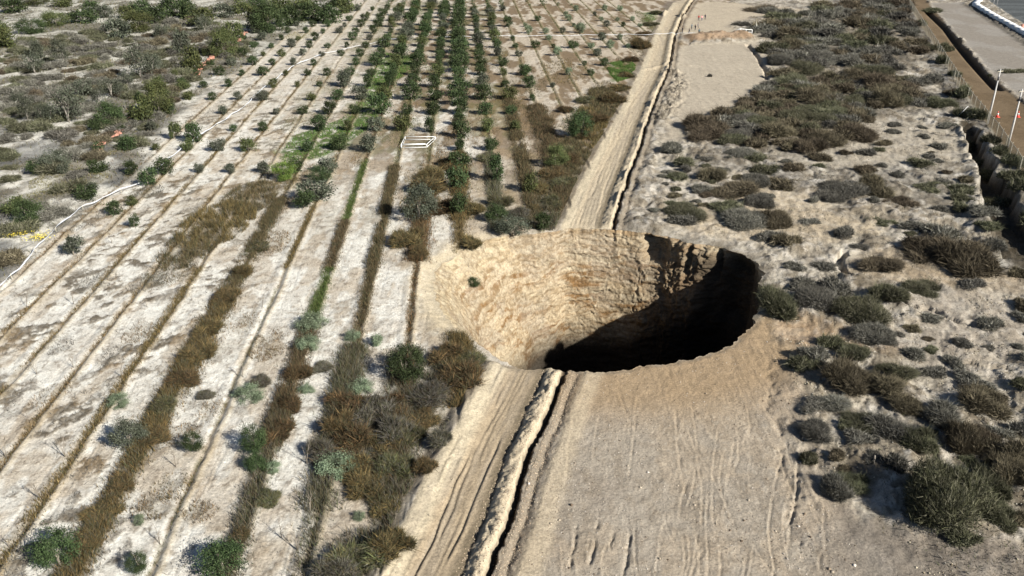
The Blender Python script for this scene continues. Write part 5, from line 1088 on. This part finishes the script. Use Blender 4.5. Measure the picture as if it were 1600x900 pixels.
def person(px, py, top, legs, label, pose, rz):
    x, y, s = place_px(px, py); t = thing('person', label, 'person', (x, y, float(hz(x, y)[0])), rz)
    st = .16 if pose != 'walk' else .30; fo = 0 if pose != 'walk' else .28
    ax, az = (.26, .82) if pose != 'arms' else (.30, 1.05); af = .10 if pose != 'arms' else .32
    pts = [(0, 0, .93), (0, 0, 1.18), (0, 0, 1.40), (0, 0, 1.50), (0, -.01, 1.62), (0, -.01, 1.70),
           (-.20, 0, 1.40), (-ax-.02, .02, 1.12), (-ax, -af, az+.02), (.20, 0, 1.40), (ax+.02, .02, 1.12), (ax, -af, az+.02),
           (-.10, 0, .86), (-.12, -fo*.4-.02, .48), (-st*.8, fo*.5, .09), (-st*.8, fo*.5-.15, .05), (.10, 0, .86), (.12, -fo*.3-.03, .48), (st*.8, -fo*.8, .09), (st*.8, -fo*.8-.15, .05)]
    ed = [(0,1),(1,2),(2,3),(3,4),(4,5),(2,6),(6,7),(7,8),(2,9),(9,10),(10,11),(0,12),(12,13),(13,14),(14,15),(0,16),(16,17),(17,18),(18,19)]
    ra = [.15,.15,.17,.06,.10,.085,.075,.05,.04,.075,.05,.04,.095,.065,.045,.04,.095,.065,.045,.04]
    def pm_(c_):
        if c_.z > 1.49: return 2
        if c_.z < .09: return 3
        if abs(c_.x) > .2 and c_.z < az+.16: return 2
        return 0 if c_.z > .93 else 1
    me = skin_mesh('body', pts, ed, ra, [top, legs, M_SKIN, M_BLK], 0, pm_); link_mesh('body', me, t)
    m = MB(); hr = []
    for i in range(5):
        a_ = math.pi/2*i/4; hr.append((0, .015, 1.68+.13*math.sin(a_)))
    m.tube(hr, [.125*math.cos(math.pi/2*i/4)+.01 for i in range(5)], 10); m.build('hair', M_HAIR, t, smooth=True)
    for sx in (-1, 1):
        m = MB(); bx_, by_, bz_ = sx*ax, -af, az
        for k, (dx, ln) in enumerate(((-.025, .075), (-.008, .085), (.009, .08), (.026, .065))):
            m.tube([(bx_+dx, by_, bz_-.02), (bx_+dx, by_-.01, bz_-.02-ln*.6), (bx_+dx, by_-.03, bz_-.02-ln)], [.010, .009, .007], 5)
        m.tube([(bx_-sx*.03, by_, bz_+.0), (bx_-sx*.055, by_-.02, bz_-.05)], [.012, .009], 5); m.build('fingers', M_SKIN, t)
    return t
person(1091.5, 32, M_RED, M_DEN, 'person in red top at the left of the farthest group', 'stand', 2.6)
person(1096.5, 32.5, M_PINK, M_DEN, 'person in pale red top in the middle of the farthest group', 'arms', 3.4)
person(1101.5, 30.5, M_NAVY, M_BLK, 'person in dark clothes at the right of the farthest group', 'stand', 2.2)
person(1090.2, 44.5, M_NAVY, M_BLK, 'person in navy standing just below the red group', 'walk', 1.2)
person(1086, 47.5, M_BLK, M_BLK, 'person in black in the middle of the dark group', 'stand', 2.2)
person(1080.5, 46, M_TEAL, M_BLK, 'person in dark teal at the left of the dark group', 'arms', 3.9)
person(1076.5, 54.5, M_BLK, M_DEN, 'person in black nearest the trench', 'walk', 5.0)
person(1091.8, 56, M_TEAL, M_BLK, 'nearest person, dark teal top, above the earth mound', 'stand', 2.9)
person(1066, 52, M_BLK, M_BLK, 'person in black standing at the very edge of the trench', 'stand', 1.9)
print('TRIS', sum(len(m.loop_triangles) or len(m.polygons)*2 for m in bpy.data.meshes), 'OBJ', len(bpy.data.objects), 'TREES', len(TREES), 'SHR', len(SHR), len(LT))

for o in COL.objects:
    if 'label' in o and not 4 <= len(o['label'].split()) <= 16: print('LABEL', len(o['label'].split()), o['label'])
